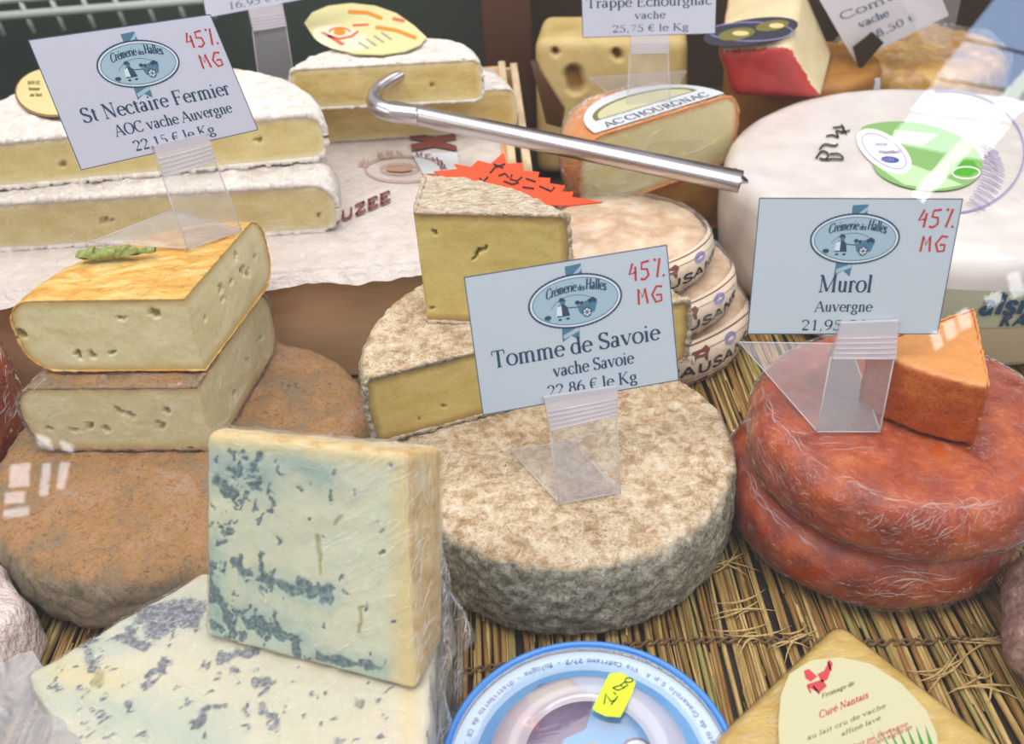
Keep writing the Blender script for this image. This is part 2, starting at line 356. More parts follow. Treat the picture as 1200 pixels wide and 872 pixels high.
def rind_stn():
    s = M('ochre_rind'); nz = s.normz()
    top = s.ramp(s.noise(.33, 6, .68, .6), [(.3, '#a39a80'), (.42, '#b79572'), (.5, '#cb9a68'), (.6, '#cfa480'), (.72, '#c9b79e')])
    top = s.mix(.6, top, s.ramp(s.noise(3.4, 8, .78, .8), [(.36, '#6f4c30'), (.48, '#ffffff')]), 'MULTIPLY')
    top = s.mix(.35, top, s.ramp(s.noise(6, 5, .8), [(.35, '#6b5a44'), (.46, '#ffffff')]), 'MULTIPLY')
    side = s.ramp(s.noise(.9, 8, .7, .6), [(.3, '#6e604c'), (.5, '#a0907a'), (.7, '#bfae97')])
    side = s.mix(.5, side, s.ramp(s.noise(5, 5, .8), [(.36, '#4f4234'), (.46, '#ffffff')]), 'MULTIPLY')
    c = s.mix(s.ramp(nz, [(.45, 0.0), (.8, 1.0)]), side, top)
    return s.pbr(c, .8, s.bump(s.math('ADD', s.noise(3.2, 9, .78), s.noise(.7, 3)), 1.0, .3), spec=.2)
def rind_gold():
    s = M('golden_rind'); v = s.stretch(.6, 1.6, 1)
    top = s.ramp(s.noise(.55, 6, .65, .8, v), [(.3, '#e6cfa0'), (.45, '#dcb76a'), (.58, '#d29a45'), (.72, '#b97f3f')])
    top = s.mix(.5, top, s.ramp(s.noise(2.2, 7, .75, .8, v), [(.36, '#8a5a2a'), (.46, '#ffffff')]), 'MULTIPLY')
    return s.pbr(top, .6, s.bump(s.noise(2.2, 6, .7), .5, .15), spec=.35)
def rind_bloomy():
    s = M('bloomy_rind'); top = s.ramp(s.noise(1.2, 7, .7, .4), [(.35, '#d0c5bc'), (.5, '#e0d8d1'), (.7, '#e9e3de')])
    top = s.mix(.25, top, s.ramp(s.noise(.5, 6, .7, 1), [(.36, '#cdb09a'), (.5, '#ffffff')]), 'MULTIPLY')
    return s.pbr(top, .9, s.bump(s.math('ADD', s.noise(2.2, 8, .7), s.noise(.6, 3)), .6, .2), spec=.15)
def paste(name, c0, c1, edge, edge_w='.', holec='#8a7440', wet=.45, stripe=False, sss=.15):
    """cut face: attribute 'edge' = cm from the rind, 'pit' = openings, 'vein' = blue mould"""
    s = M(name); v = s.stretch(.7, .7, 1.6)
    base = s.mix(s.ramp(s.noise(.45, 5, .6, .3, v), [(.35, 0.0), (.65, 1.0)]), c0, c1)
    base = s.mix(.3, base, s.ramp(s.noise(4, 4, .6), [(.3, '#d8ccb0'), (.5, '#ffffff')]), 'MULTIPLY')
    ed = s.math('SUBTRACT', s.attr('edge'), s.math('MULTIPLY', s.noise(1.2, 4), .35))
    base = s.mix(s.ramp(ed, [(0.0, 1.0), (.5, 0.0)]), base, edge)
    base = s.mix(s.ramp(s.attr('pit'), [(.15, 0.0), (.7, .9)]), base, holec)
    return s.pbr(base, wet, s.bump(s.noise(3.0, 6, .65), .25, .1), sss=sss, spec=.4)
def blue_paste(nm='blue_veined_paste', ca='#d6d4b8', cb='#c8d0b4', vs=('#243f4c', '#46666e', '#8a9c9a')):
    s = M(nm)
    base = s.mix(s.ramp(s.noise(.35, 5, .6, .4), [(.35, 0.0), (.65, 1.0)]), ca, cb)
    base = s.mix(s.ramp(s.attr('tint'), [(0.0, 0.0), (1.0, .8)]), base, '#8fae a8'.replace(' ', ''))
    ed = s.math('SUBTRACT', s.attr('edge'), s.math('MULTIPLY', s.noise(1.0, 4), .4))
    base = s.mix(s.ramp(ed, [(0.0, 1.0), (.9, 0.0)]), base, '#dcc78b')
    vn = s.math('ADD', s.attr('vein'), s.math('MULTIPLY', s.math('SUBTRACT', s.noise(6.5, 8, .8, .8), .5), 2.6))
    vein = s.ramp(s.noise(5, 4, .7), [(.35, vs[0]), (.5, vs[1]), (.65, vs[2])])
    base = s.mix(s.ramp(s.math('MULTIPLY', s.ramp(vn, [(.38, 0.0), (.75, 1.0)]), s.ramp(s.attr('vein'), [(.05, 0.0), (.25, 1.0)])), [(0, 0.0), (1, .92)]), base, vein)
    base = s.mix(s.ramp(s.attr('pit'), [(.15, 0.0), (.7, .9)]), base, '#a39a66')
    return s.pbr(base, .42, s.bump(s.math('SUBTRACT', s.noise(2.2, 6, .65), s.math('MULTIPLY', s.attr('vein'), .8)), .45, .12), sss=.15, spec=.4)
def orange_rind(name, c=('#8e3a12', '#c2571c', '#d8702c', '#e08a4a'), fine=False):
    s = M(name); b = s.ramp(s.noise(.4, 6, .6, .3), [(.3, c[0]), (.45, c[1]), (.58, c[2]), (.75, c[3])])
    g = s.voro(5 if fine else 6); b = s.mix(.5, b, s.ramp(g, [(.0, '#ffffff'), (.45, '#e9b880')]), 'MULTIPLY')
    if fine: b = s.mix(.55, b, s.ramp(s.noise(5, 4, .8), [(.4, '#8f4210'), (.5, '#ffffff')]), 'MULTIPLY')
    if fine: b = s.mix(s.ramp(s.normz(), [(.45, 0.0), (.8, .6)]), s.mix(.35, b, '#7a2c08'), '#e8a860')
    return s.pbr(b, .38, s.bump(s.math('ADD', s.noise(6, 4, .6), s.noise(.7, 3)), .3, .12), spec=.5)
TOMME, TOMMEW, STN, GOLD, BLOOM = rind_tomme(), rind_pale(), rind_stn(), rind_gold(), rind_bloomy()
P_TOMME = paste('yellow_paste', '#cfb96c', '#dcc981', '#a98a55', holec='#7d6a38')
P_STN = paste('ivory_paste', '#d9d09f', '#e6dcb4', '#cfb47a', holec='#9a8a52')
P_BRIE = paste('brie_paste', '#cdb878', '#dccb92', '#e2d6b4', holec='#a08a55')
P_COUL = paste('coulommiers_paste', '#c9ac62', '#ddc98c', '#e0cf9a', holec='#a08a55')
P_CREAM = paste('pale_paste', '#e6dca8', '#ead596', '#e0a560', holec='#9a8a52')
P_MUROL = paste('murol_paste', '#e8d9a8', '#efe3bd', '#c9853f')
P_BLUE = blue_paste(); P_BLUE2 = blue_paste('grey_veined_paste', '#d3c8b2', '#c8c6ae', ('#3c3f4c', '#666a78', '#a3a3a6'))
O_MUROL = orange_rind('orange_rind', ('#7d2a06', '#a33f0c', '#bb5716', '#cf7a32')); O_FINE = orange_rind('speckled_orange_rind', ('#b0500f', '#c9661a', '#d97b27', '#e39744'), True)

# ============================================================ cheese builders
def sector(Rr, H, a0=0, a1=360, off=(0, 0), bev=.8, bulge=.15, res=.22, amp=.08, nscale=1.1, seed=0, full=None, dome=0, pits=(), crust=.11, holes_fn=None, cres=None, rb_top=None):
    """a wheel (or the piece of it between two cuts meeting at the origin, the wheel's centre at off). Returns rind mesh, list of cut-face meshes with attributes."""
    full = (a1-a0) >= 360 if full is None else full
    A0, A1 = math.radians(a0), math.radians(a1); na = max(24, int(Rr*(A1-A0)/res))
    ang = np.linspace(A0, A1, na+1)[:-1] if full else np.linspace(A0, A1, na+1)
    ox, oy = off
    def D(t):
        b = ox*np.cos(t)+oy*np.sin(t); return b+np.sqrt(np.maximum(0, b*b-(ox*ox+oy*oy)+Rr*Rr))
    nb = 5; nc = max(6, int(Rr/res/1.3)); ns = max(4, int((H-2*bev)/res)); prof = []      # (kind, value, z) : t fraction or inset
    for i in range(nc): prof.append(('t', i/nc, 0))
    for i in range(nb): th = i/nb*PI/2; prof.append(('i', bev*(1-math.sin(th)), bev*(1-math.cos(th))))
    for i in range(ns): z = bev+(H-2*bev)*i/ns; prof.append(('i', 0, z))
    for i in range(nb+1): th = i/nb*PI/2; prof.append(('i', bev*(1-math.cos(th)), H-bev*(1-math.sin(th))))
    for i in range(nc-1, -1, -1): prof.append(('t', i/nc, H))
    def rad(t, pr):
        k, v, z = pr; d = D(t)
        if k == 't': return v*(d-bev)
        return d-v+bulge*math.sin(PI*z/H)
    V = []
    for pr in prof:
        for t in ang:
            r = rad(t, pr); z = pr[2]
            if pr[0] == 't' and z > 0: z += dome*(1-pr[1]**2)
            V.append((r*math.cos(t), r*math.sin(t), z))
    m = len(ang); F = []
    for j in range(len(prof)-1):
        for i in range(m if full else m-1):
            k = (i+1) % m; F.append((j*m+i, j*m+k, (j+1)*m+k, (j+1)*m+i))
    V = np.array(V); N = vnormals(V, F)
    flat = np.abs(N[:, 2]) > .97
    nz = fbm(V, nscale, seed*7.3, 4)*amp+fbm(V, nscale*.22, seed*3.1+5, 2)*amp*1.2
    rr = np.hypot(V[:, 0], V[:, 1]); nz *= np.clip(rr/1.2, .15 if full else 1, 1)
    base_mask = (V[:, 2] < .02)
    nz[base_mask] *= .2
    V = V+N*nz[:, None]
    rind = (V, F); cuts = []
    if not full:
        extra = []
        for t, sgn in ((A0, 1), (A1, -1)):
            cr = cres or .16
            outl = [(rad(t, pr), pr[2]) for pr in prof]; zs = sorted(set(round(p[1], 4) for p in outl))
            zl = np.unique(np.concatenate([np.linspace(0, H, int(H/cr)+1)])); nx = int(D(t)/cr)+2
            ro = np.array([o for o in outl if True]); side = [o for o in outl if o[0] > D(t)-bev-1e-6]
            sz = np.array([o[1] for o in side]); sr = np.array([o[0] for o in side])
            Vc = []; E = []
            for z in zl:
                rmax = np.interp(z, sz, sr)
                for i in range(nx+1):
                    r = rmax*i/nx; Vc.append((r*math.cos(t), r*math.sin(t), z)); E.append(min(rmax-r, z, H-z))
            Vc = np.array(Vc); n = np.array([math.sin(t), -math.cos(t), 0])*sgn
            Fc = []
            for j in range(len(zl)-1):
                for i in range(nx):
                    a = j*(nx+1)+i; q = (a, a+1, a+nx+2, a+nx+1); Fc.append(q if sgn > 0 else q[::-1])
            Vc = Vc-n*0.03+n[None]*(fbm(Vc, .6, seed+2.2, 3)*.06)[:, None]
            cuts.append([Vc, Fc, np.array(E), n])
            pth = [(rad(t, pr)*math.cos(t), rad(t, pr)*math.sin(t), pr[2]) for pr in prof]
            pp = np.array(pth); seg = np.r_[0, np.cumsum(np.linalg.norm(np.diff(pp, axis=0), axis=1))]; q = np.linspace(0, seg[-1], int(seg[-1]/.13))
            pp = np.stack([np.interp(q, seg, pp[:, k]) for k in range(3)], 1)
            pp = pp-n*crust*.35; jag = fbm(pp, 2.2, seed+1, 4)
            rad_ = crust*(1+.9*jag); pp[:, 2] += jag*crust*.5*np.sign(H/2-pp[:, 2])*-1
            extra.append(tube(pp, np.clip(rad_, .03, 1), 7))
        rind = merge([rind]+extra)
    return rind, cuts
def place(V, base, rot=0, tilt=None):
    V = np.array(V, float)
    if tilt is not None: V = V@np.array(tilt).T
    c, s_ = math.cos(rot), math.sin(rot); x = V[:, 0]*c-V[:, 1]*s_; y = V[:, 0]*s_+V[:, 1]*c
    return np.stack([x, y, V[:, 2]], 1)+np.array(base, float)
def rotv(axis, deg): return np.array(Matrix.Rotation(math.radians(deg), 3, Vector(axis)))
def capsd(pt, spots):
    """pixel-radius marks: each (x0,y0,x1,y1,r) -> 0..1 closeness"""
    out = np.zeros(len(pt))
    for x0, y0, x1, y1, r in spots:
        a = np.array([x0, y0]); d = np.array([x1-x0, y1-y0], float); L = (d@d) or 1e-6
        t = np.clip(((pt-a)@d)/L, 0, 1); q = np.linalg.norm(pt-(a+t[:, None]*d), axis=1); out = np.maximum(out, np.clip(1-q/r, 0, 1))
    return out
def cheese(name, label, cat, base, rindmat, pastemat, rot=0, tilt=None, group=None, spots=(), vein=(), tint=(), pitdepth=.35, film=None, filmargs={}, **k):
    t = thing(name, label, cat, base, group)
    rind, cuts = sector(**k)
    obj('rind', place(rind[0], base, rot, tilt), rind[1], rindmat, t, world=True)
    for Vc, Fc, E, n in cuts:
        W = place(Vc, base, rot, tilt); px = proj(W); pit = capsd(px+np.stack([fbm(W, 3), fbm(W, 3, 9)], 1)*3, spots) if len(spots) else np.zeros(len(W))
        nw = place(n[None], (0, 0, 0), rot, tilt)[0]
        if nw[1] > .3: pit[:] = 0
        W = W-nw*(np.clip(pit*1.6, 0, 1)*pitdepth)[:, None]
        obj('cut_face', W, Fc, pastemat, t, world=True, attrs={'edge': E, 'pit': pit})
    if film:
        kk = dict(k); kk['R' if 'R' in kk else 'Rr'] = k['Rr']+.12; kk['H'] = k['H']+.12; kk.update(amp=.12, nscale=.8, res=.35, crust=.05); kk.update(filmargs)
        fr, fc = sector(**kk); parts = [fr]+[(c[0]+c[3]*.14, c[1]) for c in fc]
        V, F = merge(parts); V[:, 2] -= .03; V = place(V, base, rot, tilt)
        obj('film_wrap', V, F, film, t, world=True)
    return t
def remeshed(V, F, voxel=.14, bevel=.3, smooth=4):
    bm = bmesh.new(); vs = [bm.verts.new(v) for v in V]
    for f in F: bm.faces.new([vs[i] for i in f])
    bmesh.ops.recalc_face_normals(bm, faces=bm.faces[:])
    if bevel: bmesh.ops.bevel(bm, geom=bm.edges[:], offset=bevel, segments=3, affect='EDGES', profile=.5)
    me = bpy.data.meshes.new('tmp'); bm.to_mesh(me); bm.free(); o = bpy.data.objects.new('tmp', me); C.objects.link(o)
    md = o.modifiers.new('r', 'REMESH'); md.mode = 'VOXEL'; md.voxel_size = voxel
    if smooth: m2 = o.modifiers.new('s', 'SMOOTH'); m2.iterations = smooth; m2.factor = .5
    dg = bpy.context.evaluated_depsgraph_get(); ev = o.evaluated_get(dg); m = ev.to_mesh()
    Vn = np.empty(len(m.vertices)*3); m.vertices.foreach_get('co', Vn); Fn = [tuple(p.vertices) for p in m.polygons]; ev.to_mesh_clear()
    bpy.data.objects.remove(o); bpy.data.meshes.remove(me); return Vn.reshape(-1, 3), Fn
def split(V, F, keyfn):
    """faces grouped by keyfn(face centres, face normals) -> {key: (V, F, index)}"""
    Fa = np.array([f if len(f) == 4 else (*f, f[-1]) for f in F]); c = V[Fa].mean(1); n = np.cross(V[Fa[:, 2]]-V[Fa[:, 0]], V[Fa[:, 3]]-V[Fa[:, 1]]); n /= np.linalg.norm(n, axis=1, keepdims=True)+1e-12
    keys = keyfn(c, n); out = {}
    for k in sorted(set(keys)):
        sel = [F[i] for i in np.nonzero(np.array(keys) == k)[0]]; ids = sorted({i for f in sel for i in f}); mp = {a: b for b, a in enumerate(ids)}
        out[k] = (V[ids], [tuple(mp[i] for i in f) for f in sel], np.array(ids))
    return out
def shell(V, F, d, amp=.1, seed=0, ns=1.0):
    N = vnormals(V, F); return V+N*(d+fbm(V, ns, seed, 3)[:, None]*amp), F

# ============================================================ SETTING: refrigerated counter
def struct(name, V, F, mat, smooth=False):
    o = obj(name, V, F, mat, None, smooth, world=True); o['kind'] = 'structure'; return o
s = M('counter_base'); DARK = s.pbr(s.ramp(s.noise(.4, 4), [(.35, '#1f150e'), (.7, '#35261a')]), .8)
s = M('dark_wall'); DW = s.pbr(s.ramp(s.noise(.03, 3), [(.35, '#39423a'), (.7, '#4d544c')]), .5)
s = M('brown_wall'); BW = s.pbr(s.ramp(s.noise(.05, 3), [(.35, '#3a2c1c'), (.7, '#4c3c28')]), .6)
struct('floor', *box(-75, 8, -2.5, 95, 150, -.8), DARK)
struct('wall_back', *box(-75, 128, -.8, 4, 131, 46), DW)
struct('wall_back_right', *box(4.2, 122, -.8, 95, 131, 46), BW)
struct('wall_left', *box(-78, 30, -.8, -75.2, 128, 46), DW)
struct('wall_right', *box(95.2, 30, -.8, 98, 128, 46), DW)
POST = plain('brown_post', '#5a3a28', .5)
struct('trim_1', *bevbox(-.6, 112, -.8, 5.2, 118, 40, .4), POST)
# air grille of the counter, a white metal rail with short fins, top left
gr = thing('air_grille', 'white metal air return rail with short fins at the back left of the counter', 'grille', PY(110, 20, 118))
WM = plain('white_metal', '#b9c2bb', .4)
a, b = PY(-60, 24, 118), PY(262, -2, 118)
obj('rail', *tube(np.linspace(a, b, 12), .55, 8), WM, gr, world=True)
a2, b2 = PY(-60, 6, 118), PY(262, -20, 118)
obj('rail', *tube(np.linspace(a2, b2, 12), .4, 8), WM, gr, world=True)
for k in range(9):
    t_ = (k+.5)/9; q = a+(b-a)*t_; obj('fin', *tube([q+np.array([0, 0, 1.6]), q+np.array([.3, 0, -2.2])], .35, 6), WM, gr, world=True)

# ------------------------------------------------------------ straw mat
STR = []
for i, cc in enumerate([('#8a6a38', '#c2a060'), ('#7a5c2e', '#b08a4c'), ('#9a7c48', '#d6b878'), ('#6a5128', '#9a7a40'), ('#7d7440', '#aa9c5c'), ('#6b4a26', '#a87c40')]):
    s = M('straw_%d' % i if False else ['straw_gold', 'straw_tan', 'straw_pale', 'straw_brown', 'straw_green', 'straw_amber'][i]); v = s.stretch(4, .35, 4)
    STR.append(s.pbr(s.ramp(s.noise(1.4, 5, .7, .3, v), [(.3, cc[0]), (.65, cc[1])]), .5, s.bump(s.noise(3, 4, .6, 0, v), .4, .08), spec=.4))
mat_ = thing('straw_mat', 'golden woven straw mat lying under the cheeses on the counter floor', 'mat', (3, 48, -.8))
def straw(x, y0, y1, z, r, yaw, wob, nseg=7, sides=6):
    ys = np.linspace(y0, y1, nseg+1); ph = random.random()*9
    xs = x+(ys-45)*yaw+wob*np.sin(ys*.13+ph)+wob*.5*np.sin(ys*.37+ph*2)
    zs = z+.05*np.sin(ys*.5+ph); return tube(np.stack([xs, ys, zs], 1), r, sides)
for i in range(286):
    x = -44+i*.302+random.uniform(-.07, .07); r = random.uniform(.12, .19)
    fan = .0035*(x-3)       # the bundle fans out slightly from front to back
    V, F = straw(x, 16, 74, -.46+random.uniform(-.16, .16), r, random.uniform(-.012, .012)+fan*.0, random.uniform(.05, .22), 14)
    obj('straw', V, F, random.choice(STR), mat_, world=True)
parts = []
for i in range(1100):
    x = random.uniform(-44, 42); y = random.uniform(16, 72); L = random.uniform(3, 12)
    parts.append(straw(x, y, y+L, random.uniform(-.5, -.2), random.uniform(.04, .10), random.gauss(0, .03), .1, 4, 4))
o = obj('loose_straw', *merge(parts), STR[2], mat_, world=True); o['kind'] = 'stuff'
parts = []
for i in range(900):
    x = random.uniform(-44, 42); y = random.uniform(16, 72); L = random.uniform(3, 12)
    parts.append(straw(x, y, y+L, random.uniform(-.56, -.22), random.uniform(.05, .11), random.gauss(0, .02), .1, 4, 4))
o = obj('broken_straw', *merge(parts), STR[3], mat_, world=True); o['kind'] = 'stuff'
TW = M('twine'); TW = TW.pbr(TW.ramp(TW.noise(3, 4), [(.3, '#54402a'), (.7, '#8a6c48')]), .9)
for yy in (32.6, 50.5, 68):
    for ph in (0, PI):
        xs = np.arange(-44, 42, .12)
        obj('twine', *tube(np.stack([xs, yy+.16*np.sin(xs*5+ph)+.6*np.sin(xs*.21), -.2+.14*np.cos(xs*5+ph)], 1), .075, 5), TW, mat_, world=True)
parts = []
for cx, cy in [tuple(P(x, y, 0)[:2]) for x, y in ((868, 712), (850, 660), (930, 748), (1080, 690), (1100, 785), (1150, 800), (880, 745), (1165, 755))]:
    for k in range(5):
        a_ = random.gauss(.25, .35); L = random.uniform(.8, 2.2); q = np.linspace(-1, 1, 6)
        parts.append(tube(np.stack([cx+random.uniform(-.5, .5)+q*L*math.cos(a_), cy+random.uniform(-.4, .4)+q*L*math.sin(a_)+random.uniform(-.7, .7)*q*q, -.15+.25*(1-q*q)*random.random()], 1), .075*(1.15-abs(q)), 5))
o = obj('frayed_straw', *merge(parts), STR[2], mat_, world=True); o['kind'] = 'stuff'

# ============================================================ TOMMES
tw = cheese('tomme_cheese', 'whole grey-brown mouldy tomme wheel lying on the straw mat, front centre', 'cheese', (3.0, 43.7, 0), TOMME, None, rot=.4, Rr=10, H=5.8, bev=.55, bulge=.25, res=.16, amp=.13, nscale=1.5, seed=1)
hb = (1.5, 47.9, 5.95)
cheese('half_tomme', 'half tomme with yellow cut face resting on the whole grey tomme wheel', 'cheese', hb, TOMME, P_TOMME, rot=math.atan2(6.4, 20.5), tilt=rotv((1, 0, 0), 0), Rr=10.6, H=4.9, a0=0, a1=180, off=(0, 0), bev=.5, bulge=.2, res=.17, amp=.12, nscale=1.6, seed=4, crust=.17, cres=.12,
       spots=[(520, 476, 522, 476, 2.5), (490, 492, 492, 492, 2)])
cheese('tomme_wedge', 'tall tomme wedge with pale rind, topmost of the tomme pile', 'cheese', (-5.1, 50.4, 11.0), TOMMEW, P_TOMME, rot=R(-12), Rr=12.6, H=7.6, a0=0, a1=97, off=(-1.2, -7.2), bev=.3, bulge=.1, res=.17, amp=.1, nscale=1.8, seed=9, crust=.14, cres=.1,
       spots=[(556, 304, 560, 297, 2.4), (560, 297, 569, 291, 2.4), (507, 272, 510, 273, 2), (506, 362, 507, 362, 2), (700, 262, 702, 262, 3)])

# ============================================================ SAINT-NECTAIRES (left)
cheese('saint_nectaire_cheese', 'whole ochre-brown wheel lying flat on the mat under two cut pieces, left', 'cheese', (-21.5, 47.9, 0), STN, None, Rr=12.1, H=5.1, bev=1.5, bulge=.3, res=.18, amp=.16, nscale=1.1, seed=12, rot=.3)
nr = math.atan2(58.6-45.8, -16.9+19.2)
cheese('saint_nectaire_piece', 'film-wrapped quarter cheese with ivory cut faces, lower of the two on the ochre wheel', 'cheese', (-19.0, 46.1, 5.3), STN, P_STN, rot=nr, Rr=11.6, H=4.9, a0=0, a1=94, bev=1.4, bulge=.3, res=.2, amp=.12, seed=15, crust=.1, cres=.1, group='cut pieces on the ochre wheel',
       spots=[(x, y, x+dx, y+dy, r) for x, y, dx, dy, r in ((136, 480, 8, 4, 4), (152, 486, 4, 3, 4), (104, 500, 3, 0, 4), (123, 502, 3, 1, 4), (85, 504, 3, 1, 4), (186, 497, 3, 2, 5), (194, 481, 3, 2, 4), (56, 503, 3, 0, 3), (222, 527, 2, 0, 2), (290, 420, 1, 3, 2.5), (275, 460, 1, 3, 2.5), (305, 395, 1, 3, 2.5))], film=FILM)
nr2 = math.atan2(57.5-47.6, -16.7+18.9)
cheese('saint_nectaire_piece', 'quarter cheese with golden rind and pinholed ivory cut faces, upper of the two', 'cheese', (-18.7, 47.5, 10.45), GOLD, P_STN, rot=nr2, group='cut pieces on the ochre wheel', Rr=10.9, H=5.1, a0=0, a1=96, bev=1.5, bulge=.3, res=.2, amp=.1, seed=18, crust=.07, cres=.1,
       spots=[(x, y, x+dx, y+dy, r) for x, y, dx, dy, r in ((22, 390, 6, 4, 4.5), (90, 414, 4, 6, 4), (106, 414, 3, 3, 4), (130, 414, 3, 0, 3), (140, 372, 5, 2, 3.5), (178, 366, 6, 3, 5), (277, 298, 0, 6, 2.5), (258, 335, 1, 8, 2.5), (284, 315, 2, 6, 3), (291, 318, 0, 4, 2.5), (240, 372, 0, 4, 2), (262, 350, 0, 3, 2), (271, 330, 0, 3, 2), (299, 300, 0, 3, 2))])
# dried sprig on its top
LG = M('dried_leaf'); LG = LG.pbr(LG.ramp(LG.noise(3, 5, .7), [(.3, '#6f7a3c'), (.6, '#9aa35c'), (.8, '#c2c48a')]), .7, LG.bump(LG.noise(4, 5), .6, .1))
a, b = P(93, 303, 15.9), P(183, 297, 15.9)
th = thing('dried_leaf', 'curled dry green leaf lying on the golden rind', 'leaf', (a+b)/2)
def leafn(seed, w0, turn):
    def fn(u, v):
        p0 = a+(b-a)*v; n1 = mnoise.fractal(Vector((u*3, v*9, seed)), 1, 2, 4); r_ = w0*(.55+.6*math.sin(PI*min(1, v*1.15+.1))**.6)*(1+.35*n1)
        th_ = turn*(u-.5)+.9*math.sin(v*9+seed); return p0+np.array([.25*n1, r_*math.sin(th_), .22+r_*math.cos(th_)*.8+.1*n1])
    return grid(fn, 18, 46)
obj('leaf_blade', *leafn(1, .42, 4.6), LG, th, world=True); obj('leaf_blade', *leafn(6, .26, 5.2), LG, th, world=True)
# orange cheese cut off by the left edge
cheese('orange_washed_cheese', 'orange film-wrapped cheese half out of view at the left edge', 'cheese', (-41.6, 51.5, 0), O_MUROL, None, Rr=7.2, H=10.5, bev=2.4, bulge=.5, res=.4, seed=22, film=FILM_STRONG)

# ============================================================ MUROLS (right)
cheese('murol_cheese', 'film-wrapped orange wheel, lower of the stacked pair on the mat', 'cheese', (21.3, 41.9, 0), O_MUROL, None, Rr=8.2, H=4.25, bev=1.3, bulge=.5, res=.2, amp=.08, seed=25, film=FILM_STRONG, rot=.8, group='stacked orange wheels')
cheese('murol_cheese', 'film-wrapped orange wheel carrying the sign reading Murol, upper of the stacked pair', 'cheese', (22.3, 41.4, 4.45), O_MUROL, None, Rr=8.25, H=4.2, bev=1.1, bulge=.4, res=.2, amp=.09, seed=28, film=FILM_STRONG, rot=.3, tilt=rotv((1, 0, 0), 1.2), group='stacked orange wheels')
# speckled wedge: thin end up-right, rounded rind towards the left
aw = np.array([26.6, 44.6, 8.75])
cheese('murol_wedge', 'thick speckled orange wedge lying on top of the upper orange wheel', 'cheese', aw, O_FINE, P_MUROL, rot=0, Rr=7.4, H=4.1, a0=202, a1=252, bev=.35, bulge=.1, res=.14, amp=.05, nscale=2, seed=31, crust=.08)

# ============================================================ BLUE CHEESES (front left)
zt = 6.5
top = [P(28, 790, zt), P(238, 668, zt), P(512, 712, zt), P(494, 985, zt), P(140, 985, zt)]
bot = [q.copy() for q in top]
for q in bot: q[2] = 0
bot[0] += np.array([.8, -.2, 0])
V0 = np.array(top+bot); F0 = [(0, 1, 2, 3, 4), (9, 8, 7, 6, 5)]+[(i, i+5, (i+1) % 5+5, (i+1) % 5) for i in range(5)]
V, F = remeshed(V0, F0, .16, .35, 5)
V = V+vnormals(V, F)*(fbm(V, .8, 3, 4)*.09)[:, None]
bl = thing('blue_cheese_wedge', 'flat blue-veined wedge lying cut face up in the front left corner', 'cheese', (V0[:5, 0].mean(), V0[:5, 1].mean(), 0))
VEIN_LOW = [(165, 722, 200, 712, 14), (180, 735, 225, 722, 16), (200, 715, 235, 715, 14), (150, 745, 170, 760, 12), (100, 765, 106, 772, 9), (95, 757, 106, 752, 7), (110, 780, 113, 785, 6), (168, 800, 200, 775, 7), (255, 770, 300, 760, 9), (150, 820, 152, 828, 7), (118, 832, 124, 840, 7), (228, 848, 240, 835, 7), (240, 835, 262, 826, 6), (262, 826, 264, 834, 5), (265, 785, 275, 787, 7), (300, 800, 318, 798, 7), (288, 825, 290, 838, 5), (284, 852, 290, 853, 5), (305, 830, 325, 848, 7), (312, 850, 322, 850, 6), (310, 805, 304, 815, 5), (415, 822, 420, 826, 7), (442, 814, 450, 816, 6), (440, 866, 446, 868, 6), (345, 800, 350, 802, 4), (132, 748, 150, 742, 6), (75, 740, 85, 745, 5), (352, 838, 356, 842, 5), (395, 840, 398, 843, 5)]
for _ in range(120):
    x_, y_ = random.choice([(random.gauss(190, 35), random.gauss(730, 16)), (random.uniform(90, 480), random.uniform(780, 872)), (random.uniform(60, 130), random.uniform(740, 860))]); VEIN_LOW.append((x_, y_, x_+random.uniform(-6, 6), y_+random.uniform(-3, 3), random.uniform(2, 4.5)))
TINT_LOW = [(60, 800, 250, 872, 50), (150, 735, 240, 715, 45), (100, 760, 140, 750, 30)]
for k, (Vs, Fs, ids) in split(V, F, lambda c, n: np.where(n[:, 2] > .55, 'cut_face', 'outer_face').tolist()).items():
    px = proj(Vs); nn = np.stack([fbm(Vs, 1.6, 1), fbm(Vs, 1.6, 8)], 1)*9; ve = capsd(px+nn, VEIN_LOW) if k == 'cut_face' else np.clip(fbm(Vs, .5, 2)*.9, 0, .6)
    obj(k, Vs, Fs, P_BLUE2, bl, world=True, attrs={'vein': np.clip(ve*1.5, 0, 1), 'tint': capsd(px+nn, TINT_LOW)*.6, 'edge': np.full(len(Vs), 1.5)*(1-.6*capsd(px, [(70, 790, 130, 800, 60), (480, 700, 478, 872, 30)])), 'pit': capsd(px+nn*.3, [(118, 790, 114, 800, 9), (420, 822, 421, 826, 4)])})
obj('film_wrap', *shell(V, F, .12, .1, 5, .7), FILM, bl, world=True)
# upright slab
bt = [P(243, 748, zt+.1), P(488, 812, zt+.1)]; tp = [P(240, 507, 16.9), P(476, 532, 16.9)]
nrm = np.cross(bt[1]-bt[0], tp[0]-bt[0]); nrm /= np.linalg.norm(nrm)
if nrm[1] > 0: nrm = -nrm
back = np.array([.9, 2.9, 0]); backt = np.array([.45, .8, -.25])
cs = [bt[0], bt[1], tp[1], tp[0]]; cb = [bt[0]+back*[.3, 1, 1], bt[1]+back*1.0+[0.3, 0, 0], tp[1]+backt*1.2+[.9, .9, -.9], tp[0]+backt]
V0 = np.array(cs+cb); F0 = [(0, 1, 2, 3), (7, 6, 5, 4), (0, 4, 5, 1), (1, 5, 6, 2), (2, 6, 7, 3), (3, 7, 4, 0)]
V, F = remeshed(V0, F0, .10, .3, 6)
V = V+vnormals(V, F)*(fbm(V, .9, 13, 4)*.05)[:, None]
